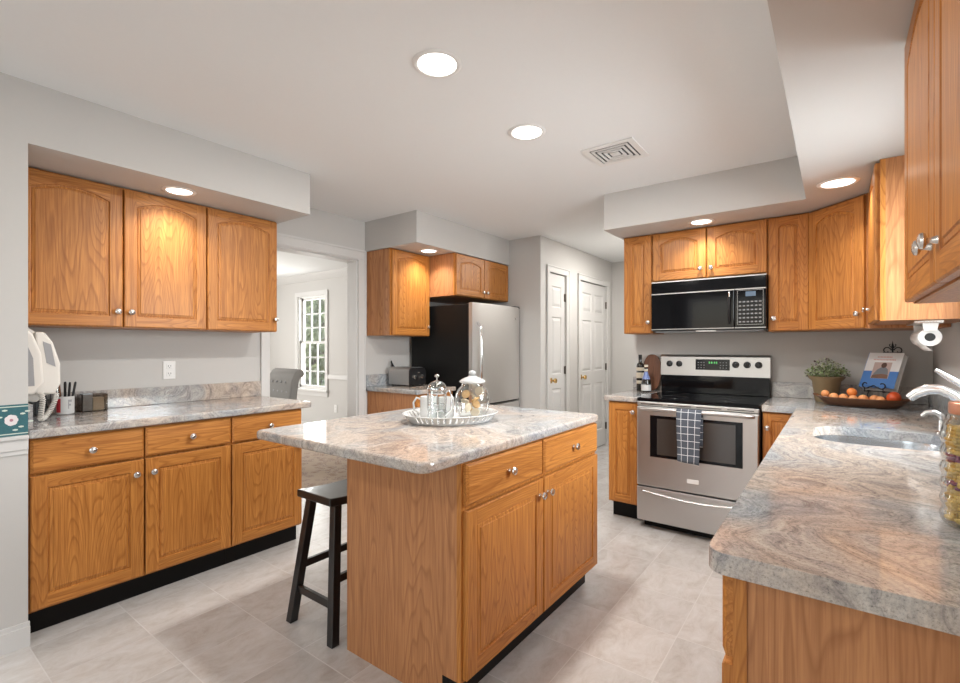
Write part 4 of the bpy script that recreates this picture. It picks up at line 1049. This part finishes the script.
for k in range(9):
    a = k*2.4; r_ = 0.018 if k % 3 == 0 else 0.040; z = 0.030+0.013*k
    if k >= 6: r_ *= 0.9
    o = MB().lathe([(0.0001, -0.006), (0.020, -0.006), (0.023, 0), (0.020, 0.006), (0.0001, 0.006)], (0,0,0), 18).build('biscuit', 'biscuit' if k % 2 else 'biscuitpale', None, smooth=True)
    o.location = (JC.x+r_*math.cos(a), JC.y+r_*math.sin(a), zt+z); o.rotation_euler = (0.9+0.5*math.sin(k), 0.5*math.cos(k*2), a)
    tag(o, 'small round biscuit among the others inside the glass jar', 'biscuit', 'biscuits in the glass jar')
def mug(label, p, ang, h=0.105, r_=0.040):
    t = thing('mug', label, 'mug', (p.x, p.y, zt), ang)
    b = MB(); b.lathe([(0.0001, 0), (r_*0.8, 0), (r_*0.97, 0.010), (r_, 0.03), (r_, h), (r_-0.003, h+0.001), (r_-0.004, h-0.003), (r_-0.004, 0.010), (0.0001, 0.006)], (0,0,0), 32, caps=False); b.build('cup', 'ceramic', t, smooth=True)
    b = MB(); b.tube([(r_*0.96, 0, h*0.88), (r_+0.018, 0, h*0.95), (r_+0.034, 0, h*0.72), (r_+0.030, 0, h*0.40), (r_*0.96, 0, h*0.20)], 0.0055, 8); b.build('handle', 'ceramic', t, smooth=True)
mug('white mug on the tray behind the French press, handle to the left', TC-rv*0.112+fv*0.040, TH+PI, 0.108, 0.042)
mug('white mug on the tray between the French press and the glass jar', TC-rv*0.026+fv*0.045, TH+R(95), 0.105, 0.040)

# ------------------------------------------------------------------ right counter: plant, dough bowl with fruit, cookbook on easel
t = thing('potted_herb', 'small leafy plant in an olive clay pot by the back wall', 'plant', (-0.045, 3.845, ZT1+0.001))
b = MB(); b.lathe([(0.0001, 0), (0.058, 0), (0.063, 0.01), (0.078, 0.135), (0.100, 0.158), (0.102, 0.168), (0.094, 0.168), (0.072, 0.14), (0.0001, 0.14)], (0,0,0), 32, caps=False); b.build('pot', 'terracotta', t, smooth=True)
b = MB(); b.lathe([(0.0001, 0.146), (0.072, 0.146)], (0,0,0), 24, caps=False); b.build('soil', 'soil', t)
random.seed(5); b = MB()
for k in range(1100):
    a = random.uniform(0, 2*PI); r_ = 0.118*random.random()**0.55; ph = random.random()
    zc = 0.155+0.115*(1-(r_/0.135)**2)*ph+0.012
    x, y = r_*math.cos(a), r_*math.sin(a)
    l = random.uniform(0.012, 0.022); w_ = l*0.38; az = random.uniform(0, 2*PI); tilt = random.uniform(-0.6, 0.9)
    d1 = Vector((math.cos(az)*math.cos(tilt), math.sin(az)*math.cos(tilt), math.sin(tilt))); s1 = d1.cross(Vector((0, 0, 1))).normalized(); nrm = s1.cross(d1)
    c_ = Vector((x, y, zc)); mi = random.choice((0, 0, 1, 1, 2))
    b.add([c_, c_+d1*l*0.5+s1*w_+nrm*0.001, c_+d1*l, c_+d1*l*0.5-s1*w_+nrm*0.001], [(0, 1, 2, 3)], mi)
o = b.build('foliage', ['leaf', 'leafpale', 'leafpurple'], t, fix=False)
b = MB()
for k in range(34):
    a = random.uniform(0, 2*PI); r_ = random.uniform(0.02, 0.12); h_ = 0.25-0.6*max(0, r_-0.04)
    b.tube([(r_*0.3*math.cos(a), r_*0.3*math.sin(a), 0.145), (r_*0.7*math.cos(a), r_*0.7*math.sin(a), 0.2), (r_*math.cos(a), r_*math.sin(a), h_)], 0.0012, 4, caps=False)
b.build('stems', 'leaf', t)

BC = Vector((0.125, 3.655, ZT1+0.001))
BA = R(-6)
t = thing('dough_bowl', 'long dark wooden dough bowl filled with oranges', 'bowl', tuple(BC), BA)
b = MB(); n = 48
def oval(a, b_, z):
    out = []
    for k in range(n):
        c_, s_ = math.cos(2*PI*k/n), math.sin(2*PI*k/n)
        out.append((a*math.copysign(abs(c_)**0.8, c_), b_*math.copysign(abs(s_)**0.9, s_), z+0.012*abs(c_)**6*(z > 0.03)))
    return out
lv = [oval(0.14, 0.040, 0.0), oval(0.17, 0.055, 0.004), oval(0.215, 0.088, 0.036), oval(0.240, 0.100, 0.052), oval(0.238, 0.097, 0.055), oval(0.205, 0.082, 0.042), oval(0.16, 0.05, 0.014), oval(0.12, 0.03, 0.011)]
vs = [p for r_ in lv for p in r_]; fs = [tuple(range(n))[::-1], tuple(range(n*7, n*8))]
for a in range(7):
    for k in range(n): l = (k+1) % n; fs.append((a*n+k, a*n+l, a*n+n+l, a*n+n+k))
b.add(vs, fs); b.build('bowl_shell', 'bowlwood', t, smooth=True)
rotb = Matrix.Rotation(BA, 3, 'Z')
fruit = [(-0.176, 0.008, 0.066, 0.024, 'leftmost orange in the wooden dough bowl', 'orangepale'),
         (-0.130, -0.020, 0.051, 0.026, 'second orange from the left in the dough bowl', 'orangepale'),
         (-0.084, 0.000, 0.048, 0.025, 'third orange from the left in the dough bowl', 'orangepale'),
         (-0.045, 0.022, 0.083, 0.027, 'orange perched highest on the pile in the dough bowl', 'orange'),
         (-0.035, -0.035, 0.048, 0.023, 'pale orange at the bowl front below the highest orange', 'orangepale'),
         (0.010, -0.002, 0.049, 0.0255, 'orange just right of the highest one in the dough bowl', 'orangepale'),
         (0.063, 0.012, 0.049, 0.0255, 'middle orange in front of the cookbook foot', 'orangepale'),
         (0.092, -0.034, 0.050, 0.022, 'pale orange beside the large red-orange fruit', 'orangepale'),
         (0.148, 0.002, 0.062, 0.037, 'large red-orange fruit at the right end of the dough bowl', 'tomato')]
for x, y, z, r_, lab, mt in fruit:
    p = rotb @ Vector((x, y, z))+BC
    b = MB(); b.sphere((0,0,0), r_, r_, r_*0.92, 20, 12); o = b.build('orange', mt, None, smooth=True); o.location = p; o.rotation_euler = (x*9, y*20, x*30)
    tag(o, lab, 'fruit', 'fruit in the dough bowl')
    MB().lathe([(0.0001, 0), (0.003, 0.0), (0.002, 0.002), (0.0001, 0.003)], (0, 0, r_*0.915), 8).build('stem_scar', 'leaf', o)
# easel with cookbook
EA = R(-32)
t = thing('book_easel', 'black wrought-iron scroll easel holding the cookbook', 'book stand', (0.240, 3.84, ZT1+0.001), EA)
def scroll(cx, cz, r0, r1, a0, a1, y, nseg=18): return [(cx+(r0+(r1-r0)*k/nseg)*math.cos(a0+(a1-a0)*k/nseg), y, cz+(r0+(r1-r0)*k/nseg)*math.sin(a0+(a1-a0)*k/nseg)) for k in range(nseg+1)]
b = MB(); lean = math.tan(R(14))
for s_ in (-1, 1): b.tube([(s_*0.07, -0.060, 0.0), (s_*0.065, -0.030, 0.085), (s_*0.035, 0.085, 0.318)], 0.003, 6)
b.tube([(0, 0.130, 0.0), (0, 0.080, 0.31)], 0.003, 6); b.tube([(-0.072, -0.032, 0.085), (0.072, -0.032, 0.085)], 0.003, 6)
b.build('easel_frame', 'iron', t, smooth=True)
b = MB()
for s_ in (-1, 1):
    pts = [(s_*(0.004+0.0), 0.09, 0.345)]
    pts += [(s_*p[0], 0.09, p[2]) for p in scroll(0.032, 0.335, 0.024, 0.009, R(170), R(-150), 0.04)]
    b.tube(pts, 0.0032, 6)
b.tube([(-0.052, 0.09, 0.322), (0.052, 0.09, 0.322)], 0.0032, 6)
b.lathe([(0.0001, 0.322), (0.005, 0.33), (0.003, 0.345), (0.007, 0.362), (0.0035, 0.378), (0.0001, 0.398)], (0, 0.09, 0), 10)
for s_ in (-1, 1): b.tube([(s_*0.002, 0.09, 0.35), (s_*0.014, 0.09, 0.362), (s_*0.018, 0.09, 0.372), (s_*0.012, 0.09, 0.376)], 0.0025, 6)
b.build('finial', 'iron', t, smooth=True)
b = MB()
for s_ in (-1, 1):
    pts = [(s_*0.0, -0.098, 0.125), (s_*0.015, -0.098, 0.115)]+[(s_*p[0], -0.098, p[2]) for p in scroll(0.044, 0.126, 0.024, 0.010, R(-150), R(140), 0)]
    b.tube(pts, 0.0036, 6)
for s_ in (-1, 1): b.tube([(s_*0.05, -0.032, 0.085), (s_*0.05, -0.098, 0.085), (s_*0.05, -0.098, 0.104)], 0.0032, 6)
b.build('front_scroll', 'iron', t, smooth=True)
E = Matrix.Rotation(EA, 3, 'Z')
BW, BH, BT = 0.186, 0.238, 0.040
t = thing('cookbook', 'blue and white cookbook with a cook on its cover, propped on the easel', 'book', tuple(Vector((0.240, 3.84, ZT1+0.001))+E @ Vector((0, -0.058, 0.100))), (R(-27), 0, EA))
t.rotation_euler = (R(-27), 0, EA)
b = MB(); b.box(-BW/2, BW/2, -0.002-BT/2, -BT/2, 0, BH*0.47, 0); b.box(-BW/2, BW/2, -0.002-BT/2, -BT/2, BH*0.47, BH, 1); b.build('front_cover', ['bookblue', 'bookwhite'], t)
MB().box(-BW/2, BW/2, BT/2, BT/2+0.002, 0, BH).build('back_cover', 'bookwhite', t)
MB().box(-BW/2-0.002, -BW/2, -BT/2-0.002, BT/2+0.002, 0, BH).build('spine', 'bookblue', t)
MB().box(-BW/2, BW/2-0.004, -BT/2+0.0005, BT/2-0.0005, 0.003, BH-0.003).build('pages', 'paper', t)
b = MB(); y = -BT/2-0.0024
def fp(pts, mi, dy=0): b.add([(px, y-dy, pz) for px, pz in pts], [tuple(range(len(pts)))], mi)
fp([(-0.047, 0.062), (0.047, 0.062), (0.047, 0.172), (-0.047, 0.172)], 0)
fp([(-0.038, 0.072), (0.040, 0.072), (0.040, 0.100), (0.034, 0.125), (0.018, 0.140), (-0.002, 0.140), (-0.022, 0.122), (-0.036, 0.095)], 1, 0.0002)
fp([(-0.044, 0.063), (0.044, 0.063), (0.042, 0.088), (0.010, 0.094), (-0.040, 0.084)], 2, 0.0004)
fp([(0.008+0.015*math.cos(2*PI*k/14), 0.152+0.018*math.sin(2*PI*k/14)) for k in range(14)], 3, 0.0003)
b.build('cover_photo', ['printpink', 'printgrey', 'printbrown', 'skin'], t, fix=False)
b = MB()
for z_, w_ in ((0.205, 0.040), (0.186, 0.058)):
    x = -w_
    while x < w_:
        l_ = 0.008; b.box(x, x+l_*0.6, y, y+0.0003, z_, z_+0.007); x += l_
b.build('cover_lettering', 'redfaint', t)

# bottles and board left of the range
t = thing('cutting_board', 'dark oval wooden board leaning on the wall left of the range', 'cutting board', (-1.214, 3.985, ZT1+0.001), (R(-8), 0, 0))
b = MB(); pts = [(0.076*math.copysign(abs(math.cos(2*PI*k/40))**0.85, math.cos(2*PI*k/40)), 0.150+0.150*math.copysign(abs(math.sin(2*PI*k/40))**0.9, math.sin(2*PI*k/40))) for k in range(40)]
b.prism(pts, -0.009, 0.009, 'y'); b.build('board', 'board', t, bevel=0.003)
t = thing('oil_bottle', 'tall dark bottle with small labels, left of the squat one', 'bottle', (-1.285, 3.93, ZT1+0.001))
b = MB(); b.lathe([(0.0001, 0), (0.028, 0), (0.030, 0.004), (0.030, 0.205), (0.026, 0.220), (0.014, 0.232), (0.012, 0.285), (0.0001, 0.285)], (0,0,0), 24, caps=False); b.build('bottle', 'olive', t, smooth=True)
b = MB(); b.lathe([(0.0135, 0.255), (0.0140, 0.256), (0.0140, 0.296), (0.0001, 0.298)], (0,0,0), 16, caps=False); b.build('cap', 'black', t, smooth=True)
b = MB()
for z0, z1 in ((0.06, 0.085), (0.105, 0.150), (0.165, 0.192)): b.lathe([(0.0304, z0), (0.0306, z0), (0.0306, z1), (0.0304, z1)], (0,0,0), 24, caps=False)
b.build('label', 'label', t, smooth=True)
t = thing('vinegar_bottle', 'squat dark bottle with a white label and blue neck', 'bottle', (-1.212, 3.850, ZT1+0.001))
b = MB(); b.lathe([(0.0001, 0), (0.036, 0), (0.038, 0.004), (0.037, 0.075), (0.030, 0.105), (0.017, 0.140), (0.013, 0.160), (0.012, 0.195), (0.0001, 0.195)], (0,0,0), 24, caps=False); b.build('bottle', 'olive', t, smooth=True)
b = MB(); b.lathe([(0.0315, 0.102), (0.0185, 0.140), (0.0145, 0.162)], (0,0,0), 24, caps=False); b.build('neck_foil', 'bluefoil', t, smooth=True)
b = MB(); b.lathe([(0.0140, 0.165), (0.0145, 0.165), (0.0145, 0.182)], (0,0,0), 16, caps=False); b.lathe([(0.0145, 0.20), (0.0150, 0.20), (0.015, 0.216), (0.0001, 0.217)], (0,0,0), 16, caps=False); b.build('cap', 'label', t, smooth=True)
b = MB(); b.lathe([(0.0382, 0.012), (0.0384, 0.012), (0.0378, 0.060), (0.0374, 0.060)], (0,0,0), 24, caps=False); b.build('label', 'ceramic', t, smooth=True)

# storage jar at the right edge
t = thing('storage_jar', 'tall ribbed glass jar of yellow and purple filling at right edge', 'jar', (0.222, 1.335, ZT1+0.001))
b = MB(); prof = [(0.0001, 0.003), (0.046, 0.003), (0.050, 0.010)]
for k in range(24): prof.append((0.0505+0.0022*math.sin(k*PI*0.5+0.3), 0.014+k*0.0078))
prof += [(0.047, 0.205), (0.042, 0.212), (0.042, 0.222)]
b.lathe(prof, (0,0,0), 40, caps=False); b.build('jar_body', 'glass', t, smooth=True)
b = MB(); b.lathe([(0.0001, 0.2225), (0.038, 0.2225), (0.039, 0.225), (0.039, 0.243), (0.037, 0.246), (0.0001, 0.246)], (0,0,0), 32, caps=False); b.build('lid', 'copper', t, smooth=True)
random.seed(3); b = MB()
for lay in range(24):
    for q in range(20):
        a = 2*PI*(q+0.5*(lay % 2))/20+random.uniform(-0.1, 0.1); r_ = 0.0355+random.uniform(-0.004, 0.002)
        mi = 1 if lay in (8, 9, 15, 16) and random.random() < 0.7 else 0
        b.sphere((r_*math.cos(a), r_*math.sin(a), 0.014+lay*0.0078), random.uniform(0.004, 0.010), random.uniform(0.004, 0.009), random.uniform(0.003, 0.007), 7, 5, mi)
b.lathe([(0.0001, 0.008), (0.032, 0.008), (0.034, 0.19), (0.0001, 0.195)], (0,0,0), 20, mi=0, caps=False)
o = b.build('filling', ['pasta', 'purple'], t, smooth=True); o['kind'] = 'stuff'

# paper towels under the far right wall cabinet
t = thing('paper_towel_holder', 'metal under-cabinet paper towel bracket on the right', 'towel holder', (0.344, 2.925, ZR0-0.001))
b = MB(); b.box(-0.055, 0.045, 0.0, 0.30, -0.014, 0.0); b.build('mounting_plate', 'nickel', t, bevel=0.002)
b = MB(); b.prism([(-0.028, -0.014), (-0.022, -0.050), (0.022, -0.050), (0.028, -0.014)], 0.002, 0.012, 'y'); b.build('end_bracket', 'white', t, bevel=0.002)
b = MB(); b.prism([(-0.028, -0.014), (-0.022, -0.095), (0.022, -0.095), (0.028, -0.014)], 0.296, 0.304, 'y'); b.build('end_bracket', 'white', t, bevel=0.002)
t = thing('paper_towel_roll', 'white paper towel roll hanging under the cabinet, sheet end loose', 'paper towel roll', (0.344, 2.94, ZR0-0.078))
b = MB(); rx = Matrix.Rotation(-PI/2, 3, 'X')
b.lathe([(0.019, 0.0), (0.040, 0.0), (0.040, 0.275), (0.019, 0.275), (0.019, 0.0)], (0,0,0), 36, rx, caps=False); b.build('roll', 'paper', t, smooth=True)
b = MB(); b.lathe([(0.0185, 0.001), (0.0186, 0.27), (0.0001, 0.27), (0.0001, 0.004), (0.0185, 0.004)], (0,0,0), 24, rx, caps=False); b.build('core', 'black', t)
b = MB(); pts = []
for k in range(12): a = R(150)+R(95)*k/11; pts.append((0.0415*math.cos(a), 0.0415*math.sin(a)))
pts += [(-0.006, -0.050), (0.002, -0.058), (0.012, -0.064)]
vs = []; 
for x, z in pts: vs += [(x, 0.002, z), (x, 0.273, z-0.0)]
b.add(vs, [(2*k, 2*k+1, 2*k+3, 2*k+2) for k in range(len(pts)-1)]); o = b.build('loose_sheet', 'paper', t, smooth=True); s_ = o.modifiers.new('solid', 'SOLIDIFY'); s_.thickness = 0.001

# ------------------------------------------------------------------ left counter: phone, pens, card box, outlet
t = thing('wall_telephone', 'ivory corded telephone mounted at the left edge of the alcove', 'telephone', (-3.08, YA+0.003, 1.0))
b = MB(); b.prism([(0.0, 0.02), (0.09, 0.0), (0.148, 0.05), (0.156, 0.15), (0.115, 0.325), (0.06, 0.37), (0.0, 0.375)], -0.19, -0.056, 'x'); b.build('phone_base', 'ivory', t, bevel=0.012, seg=3)
b = MB(); b.prism([(0.1435, 0.19), (0.1475, 0.19), (0.121, 0.305), (0.117, 0.305)], -0.165, -0.09, 'x'); b.build('phone_keypad', 'greyplastic', t)
b = MB(); pr = [(0.076, 0.045), (0.150, 0.040), (0.172, 0.09), (0.171, 0.19), (0.143, 0.295), (0.112, 0.345), (0.076, 0.345)]
b.prism(pr, -0.052, -0.006, 'x'); hs = b.build('handset', 'ivory', t, bevel=0.010, seg=3)
b = MB(); b.prism([(0.118, 0.195), (0.152, 0.175), (0.134, 0.285), (0.104, 0.300)], -0.0065, -0.004, 'x'); b.build('earpiece_grille', 'greyplastic', hs)
b = MB(); b.prism([(0.0, 0.05), (0.060, 0.05), (0.095, 0.10), (0.085, 0.24), (0.055, 0.335), (0.02, 0.365), (0.0, 0.365)], 0.0, 0.075, 'x'); b.build('cradle_side', 'ivory', t, bevel=0.012, seg=3)
b = MB(); b.prism([(0.012, 0.09), (0.06, 0.09), (0.055, 0.22), (0.025, 0.31), (0.012, 0.31)], 0.0755, 0.0775, 'x'); b.build('side_recess', 'greyplastic', t, bevel=0.0005)
def coil(pts, r_=0.008, turns=60, wire=0.0022):
    P = [Vector(p) for p in pts]; seglen = [0]
    for i in range(1, len(P)): seglen.append(seglen[-1]+(P[i]-P[i-1]).length)
    out = []; N_ = turns*9
    for k in range(N_+1):
        s = seglen[-1]*k/N_; i = 1
        while i < len(P)-1 and seglen[i] < s: i += 1
        f = (s-seglen[i-1])/(seglen[i]-seglen[i-1]); p = P[i-1].lerp(P[i], f); d = (P[i]-P[i-1]).normalized()
        u = d.cross(Vector((1, 0.2, 0.1))).normalized(); v = d.cross(u); a = 2*PI*k/9
        out.append(p+u*r_*math.cos(a)+v*r_*math.sin(a))
    return out
b = MB(); b.tube(coil([(-0.025, 0.160, 0.045), (-0.020, 0.150, 0.0), (-0.010, 0.130, -0.045), (0.005, 0.110, -0.068), (0.03, 0.095, -0.073), (0.050, 0.085, -0.070), (0.055, 0.088, -0.03), (0.060, 0.092, 0.02), (0.060, 0.085, 0.055)], 0.0095, 36), 0.0026, 6)
b.build('coiled_cord', 'ivory', t, smooth=True)

t = thing('pen_cup', 'white cup with a red stripe holding pens beside the telephone', 'pen cup', (-3.300, 0.716, ZT1+0.001))
b = MB(); b.lathe([(0.0001, 0), (0.036, 0), (0.040, 0.004), (0.040, 0.095), (0.037, 0.095), (0.037, 0.008), (0.0001, 0.006)], (0,0,0), 28, caps=False); b.build('cup', 'ceramic', t, smooth=True)
b = MB()
def arcpatch(bb, r_, a0, a1, z0, z1, mi):
    vs = []; n_ = 6
    for k in range(n_+1): a = a0+(a1-a0)*k/n_; vs += [(r_*math.cos(a), r_*math.sin(a), z0), (r_*math.cos(a), r_*math.sin(a), z1)]
    bb.add(vs, [(2*k, 2*k+2, 2*k+3, 2*k+1) for k in range(n_)], mi)
arcpatch(b, 0.0405, R(-70), R(-38), 0.012, 0.084, 0); arcpatch(b, 0.0405, R(5), R(12), 0.03, 0.078, 1); arcpatch(b, 0.0405, R(5), R(30), 0.066, 0.078, 1); arcpatch(b, 0.0405, R(5), R(24), 0.046, 0.056, 1)
b.build('printed_mark', ['red', 'greyplastic'], t, fix=False)
random.seed(9)
for k, (a, tl, mt, lab) in enumerate(((0.3, 0.25, 'black', 'black pen leaning right in the white cup'), (1.6, 0.3, 'black', 'black pen leaning to the back of the white cup'), (2.9, 0.28, 'black', 'black pen leaning left in the white cup'), (4.2, 0.2, 'nickel', 'silver pen in the white cup'), (5.4, 0.25, 'bowlwood', 'brown pencil in the white cup'), (0.9, 0.0, 'black', 'upright black marker in the middle of the white cup'))):
    b = MB(); b.lathe([(0.0001, 0), (0.004, 0.012), (0.0052, 0.02), (0.0056, 0.150), (0.0045, 0.162), (0.0001, 0.164)], (0,0,0), 10, caps=False)
    o = b.build('pen', mt, None, smooth=True); r_ = 0.024
    r_ = 0.0 if k == 5 else r_
    o.location = (-3.300+r_*math.cos(a)*0.85, 0.716+r_*math.sin(a)*0.85, ZT1+0.010); o.rotation_euler = (-tl*math.sin(a)*0.5, tl*math.cos(a)*0.5, 0)
    tag(o, lab, 'pen', 'pens in the white cup')
t = thing('wire_basket', 'black wire letter basket behind the telephone cord', 'basket', (-3.36, 0.610, ZT1+0.001))
b = MB()
for z in (0.0015, 0.04, 0.08, 0.12):
    b.tube([(-0.04, -0.07, z), (0.05, -0.07, z), (0.05, 0.05, z), (-0.04, 0.05, z)], 0.0022, 5, closed=True)
for k in range(7):
    y = -0.07+0.12*k/6; b.tube([(0.05, y, 0), (0.05, y, 0.12)], 0.0016, 5); b.tube([(-0.04, y, 0), (-0.04, y, 0.12)], 0.0016, 5)
b.build('basket_frame', 'black', t)
MB().box(-0.035, -0.020, -0.06, 0.045, 0.004, 0.13).build('papers', 'black', t)
t = thing('acrylic_box', 'clear acrylic card box on the left counter, right of the pens', 'box', (-3.385, 0.785, ZT1+0.001))
b = MB(); w_, d_, h_ = 0.085, 0.118, 0.095; th = 0.003
b.box(0, w_, 0, d_, 0, th); b.box(0, th, 0, d_, th, h_); b.box(w_-th, w_, 0, d_, th, h_); b.box(th, w_-th, 0, th, th, h_); b.box(th, w_-th, d_-th, d_, th, h_); b.build('clear_box', 'acrylic', t)
b = MB(); b.box(0.010, 0.075, 0.010, 0.052, 0.004, 0.098); b.build('card_stack', 'cardgrey', t)
b = MB(); b.box(0.012, 0.060, 0.058, 0.108, 0.004, 0.075); b.build('card_stack', 'label', t)

def outlet(name, label, loc, rot):
    t = thing(name, label, 'outlet', loc, rot)
    MB().box(-0.036, 0.036, -0.006, 0, -0.058, 0.058).build('cover_plate', 'white', t, bevel=0.003)
    for z in (-0.024, 0.024):
        o = MB().box(-0.017, 0.017, -0.0085, -0.006, z-0.015, z+0.015).build('socket', 'white', t, bevel=0.002)
        b = MB(); b.box(-0.008, -0.0055, -0.0088, -0.0084, z-0.002, z+0.008); b.box(0.0055, 0.008, -0.0088, -0.0084, z-0.002, z+0.008); b.box(-0.002, 0.002, -0.0088, -0.0084, z-0.010, z-0.006); b.build('slots', 'black', o)
outlet('wall_outlet', 'white double outlet above the left counter backsplash', (XL, 1.260, 1.125), R(90))
outlet('wall_outlet', 'white double outlet low on the dining room wall right of the window', (-5.95, DW, 0.36), 0)

# ------------------------------------------------------------------ recessed lights and vent
def can(label, x, y, z, r_=0.078, power=CAN_POWER, spread=PI):
    t = thing('recessed_light', label, 'ceiling light', (x, y, z), 0, 'recessed ceiling lights')
    b = MB(); b.lathe([(r_, -0.004), (r_+0.004, -0.007), (r_+0.014, -0.007), (r_+0.022, -0.001), (r_, -0.001)], (0,0,0), 40, caps=False); b.build('trim_ring', 'white', t, smooth=True)
    b = MB(); b.lathe([(0.0001, -0.0035), (r_, -0.0035)], (0,0,0), 40, caps=False); b.build('diffuser', 'lamp', t)
    l = bpy.data.lights.new('lamp', 'AREA'); l.shape = 'DISK'; l.size = r_*1.9; l.energy = power; l.color = CAN_COLOR; l.spread = spread
    o = bpy.data.objects.new('lamp_light', l); C.objects.link(o); o.parent = t; o.location = (0, 0, -0.012)
can('recessed light in the main ceiling nearest the camera', -1.283, 1.433, ZC)
can('recessed light in the main ceiling near the air vent', -1.307, 2.169, ZC)
can('recessed light in the left soffit over the wall cabinets', -2.935, 1.129, ZS, 0.062, 3.4, R(120))
can('recessed light in the soffit in front of the toaster cabinet', -2.945, 3.176, ZS, 0.066, 3.4, R(120))
can('recessed light in the soffit above the range', -0.745, 3.570, ZS, 0.062, 3.4, R(120))
can('recessed light in the right soffit before the corner cabinet', 0.012, 3.160, ZS, 0.072, 3.4, R(130))
can('recessed light in the main ceiling behind the camera, left', -1.90, -0.9, ZC, 0.078, 7)
can('recessed light in the main ceiling behind the camera, right', -0.9, -0.9, ZC, 0.078, 7)
can('unseen light added to the hall ceiling behind the stove wall', -1.62, 5.00, ZC, 0.078, 24)  # added out of view to brighten the hall; no such fitting known
t = thing('air_vent', 'square white ceiling air vent beside the recessed light', 'vent', (-1.030, 2.705, ZC), 0)
b = MB()
for k, (r_, dz) in enumerate(((0.150, 0.0), (0.105, -0.002), (0.078, -0.003), (0.051, -0.004))):
    w_ = 0.034 if k == 0 else 0.012
    for s_ in (-1, 1):
        b.box(-r_, r_, s_*r_, s_*(r_-w_), -0.008+dz, -0.001 if k == 0 else -0.005); b.box(s_*r_, s_*(r_-w_), -r_+w_, r_-w_, -0.008+dz, -0.001 if k == 0 else -0.005)
b.box(-0.025, 0.025, -0.025, 0.025, -0.011, -0.006); b.build('louvres', 'white', t)
MB().box(-0.118, 0.118, -0.118, 0.118, -0.0025, -0.0005).build('duct_backing', 'black', t)

# ------------------------------------------------------------------ dining room: rug, chair, trees outside
o = MB().box(-7.4, -3.68, 0.8, 3.7, 0.001, 0.012).build('rug', 'rug'); tag(o, 'brown patterned rug on the dining room floor', 'rug')
cdx = Vector((-0.10, -1.0, 0)).normalized(); ca = math.atan2(cdx.y, cdx.x)+PI/2
t = thing('dining_armchair', 'grey tufted rolled-back armchair beyond the doorway', 'chair', (-4.72, 2.50, 0.013), ca)
b = MB(); b.box(-0.27, 0.27, -0.28, 0.25, 0.36, 0.50); b.build('seat', 'greyfabric', t, bevel=0.035, seg=4)
pr = [(0.22, 0.36), (0.22, 0.52), (0.235, 0.75), (0.262, 0.92), (0.285, 0.975), (0.315, 1.02), (0.355, 1.035), (0.390, 1.015), (0.400, 0.98), (0.385, 0.950), (0.355, 0.945), (0.335, 0.90), (0.315, 0.72), (0.305, 0.36)]
b = MB(); b.prism(pr, -0.285, 0.285, 'x'); back = b.build('backrest', 'greyfabric', t, bevel=0.015, seg=3, smooth=True)
for r_ in range(4):
    for c_ in range(5 if r_ % 2 == 0 else 4):
        x = (-0.2 if r_ % 2 == 0 else -0.15)+0.1*c_; z = 0.60+0.10*r_; y = 0.224+(z-0.55)*0.09
        b = MB(); b.sphere((x, y-0.002, z), 0.012, 0.006, 0.012, 10, 6); b.build('tufted_button', 'greyplastic', back, smooth=True)
for s_ in (-1, 1):
    b = MB(); b.prism([(-0.27, 0.36), (0.24, 0.36), (0.24, 0.74), (-0.10, 0.72), (-0.24, 0.70), (-0.29, 0.66), (-0.29, 0.62), (-0.25, 0.60)], s_*0.285, s_*0.345, 'x'); b.build('armrest', 'greyfabric', t, bevel=0.02, seg=3)
    for y in (-0.24, 0.24): b = MB(); leg_quad(b, (s_*0.24, y, 0.36), (s_*0.24, y*1.08, 0.0), 0.045); b.build('leg', 'blackwood', t)

o = MB().box(-40, 20, 4.7, 40, -0.4, -0.3).build('ground', 'grass'); struct(o)
random.seed(21)
def tree(label, x, y, h, cr, mt):
    t = thing('tree', label, 'tree', (x, y, -0.3))
    b = MB(); b.tube([(0, 0, 0), (0.05, 0, h*0.3), (-0.05, 0.05, h*0.6), (0, 0, h*0.9)], [0.16, 0.12, 0.08, 0.03], 8)
    for k in range(7):
        a = k*2.4; z = h*(0.25+0.09*k); b.tube([(0, 0, z), (cr*0.5*math.cos(a), cr*0.5*math.sin(a), z+0.5), (cr*0.8*math.cos(a), cr*0.8*math.sin(a), z+1.0)], [0.05, 0.03, 0.015], 5)
    b.build('trunk', 'bark', t)
    f = MB()
    for k in range(1500):
        d = Vector((random.gauss(0, 1), random.gauss(0, 1), random.gauss(0, 1))).normalized()*(random.random()**0.4)
        c_ = Vector((d.x*cr, d.y*cr, h*0.55+d.z*h*0.45)); u = Vector((random.gauss(0,1), random.gauss(0,1), random.gauss(0,1))).normalized(); v = u.orthogonal().normalized(); s = random.uniform(0.07, 0.15)
        f.add([c_-u*s, c_+v*s*0.6, c_+u*s, c_-v*s*0.6], [(0, 1, 2, 3)])
    f.build('foliage', mt, t, fix=False)
tree('green tree outside the dining room window, nearest the glass', -10.6, 6.9, 3.4, 1.1, 'treeleaf')
tree('brownish tree outside the dining room window, behind the green one', -15.0, 10.3, 4.8, 1.6, 'treeleaf2')
tree('tall green tree farthest back outside the dining room window', -19.5, 12.2, 6.5, 2.0, 'treeleaf')
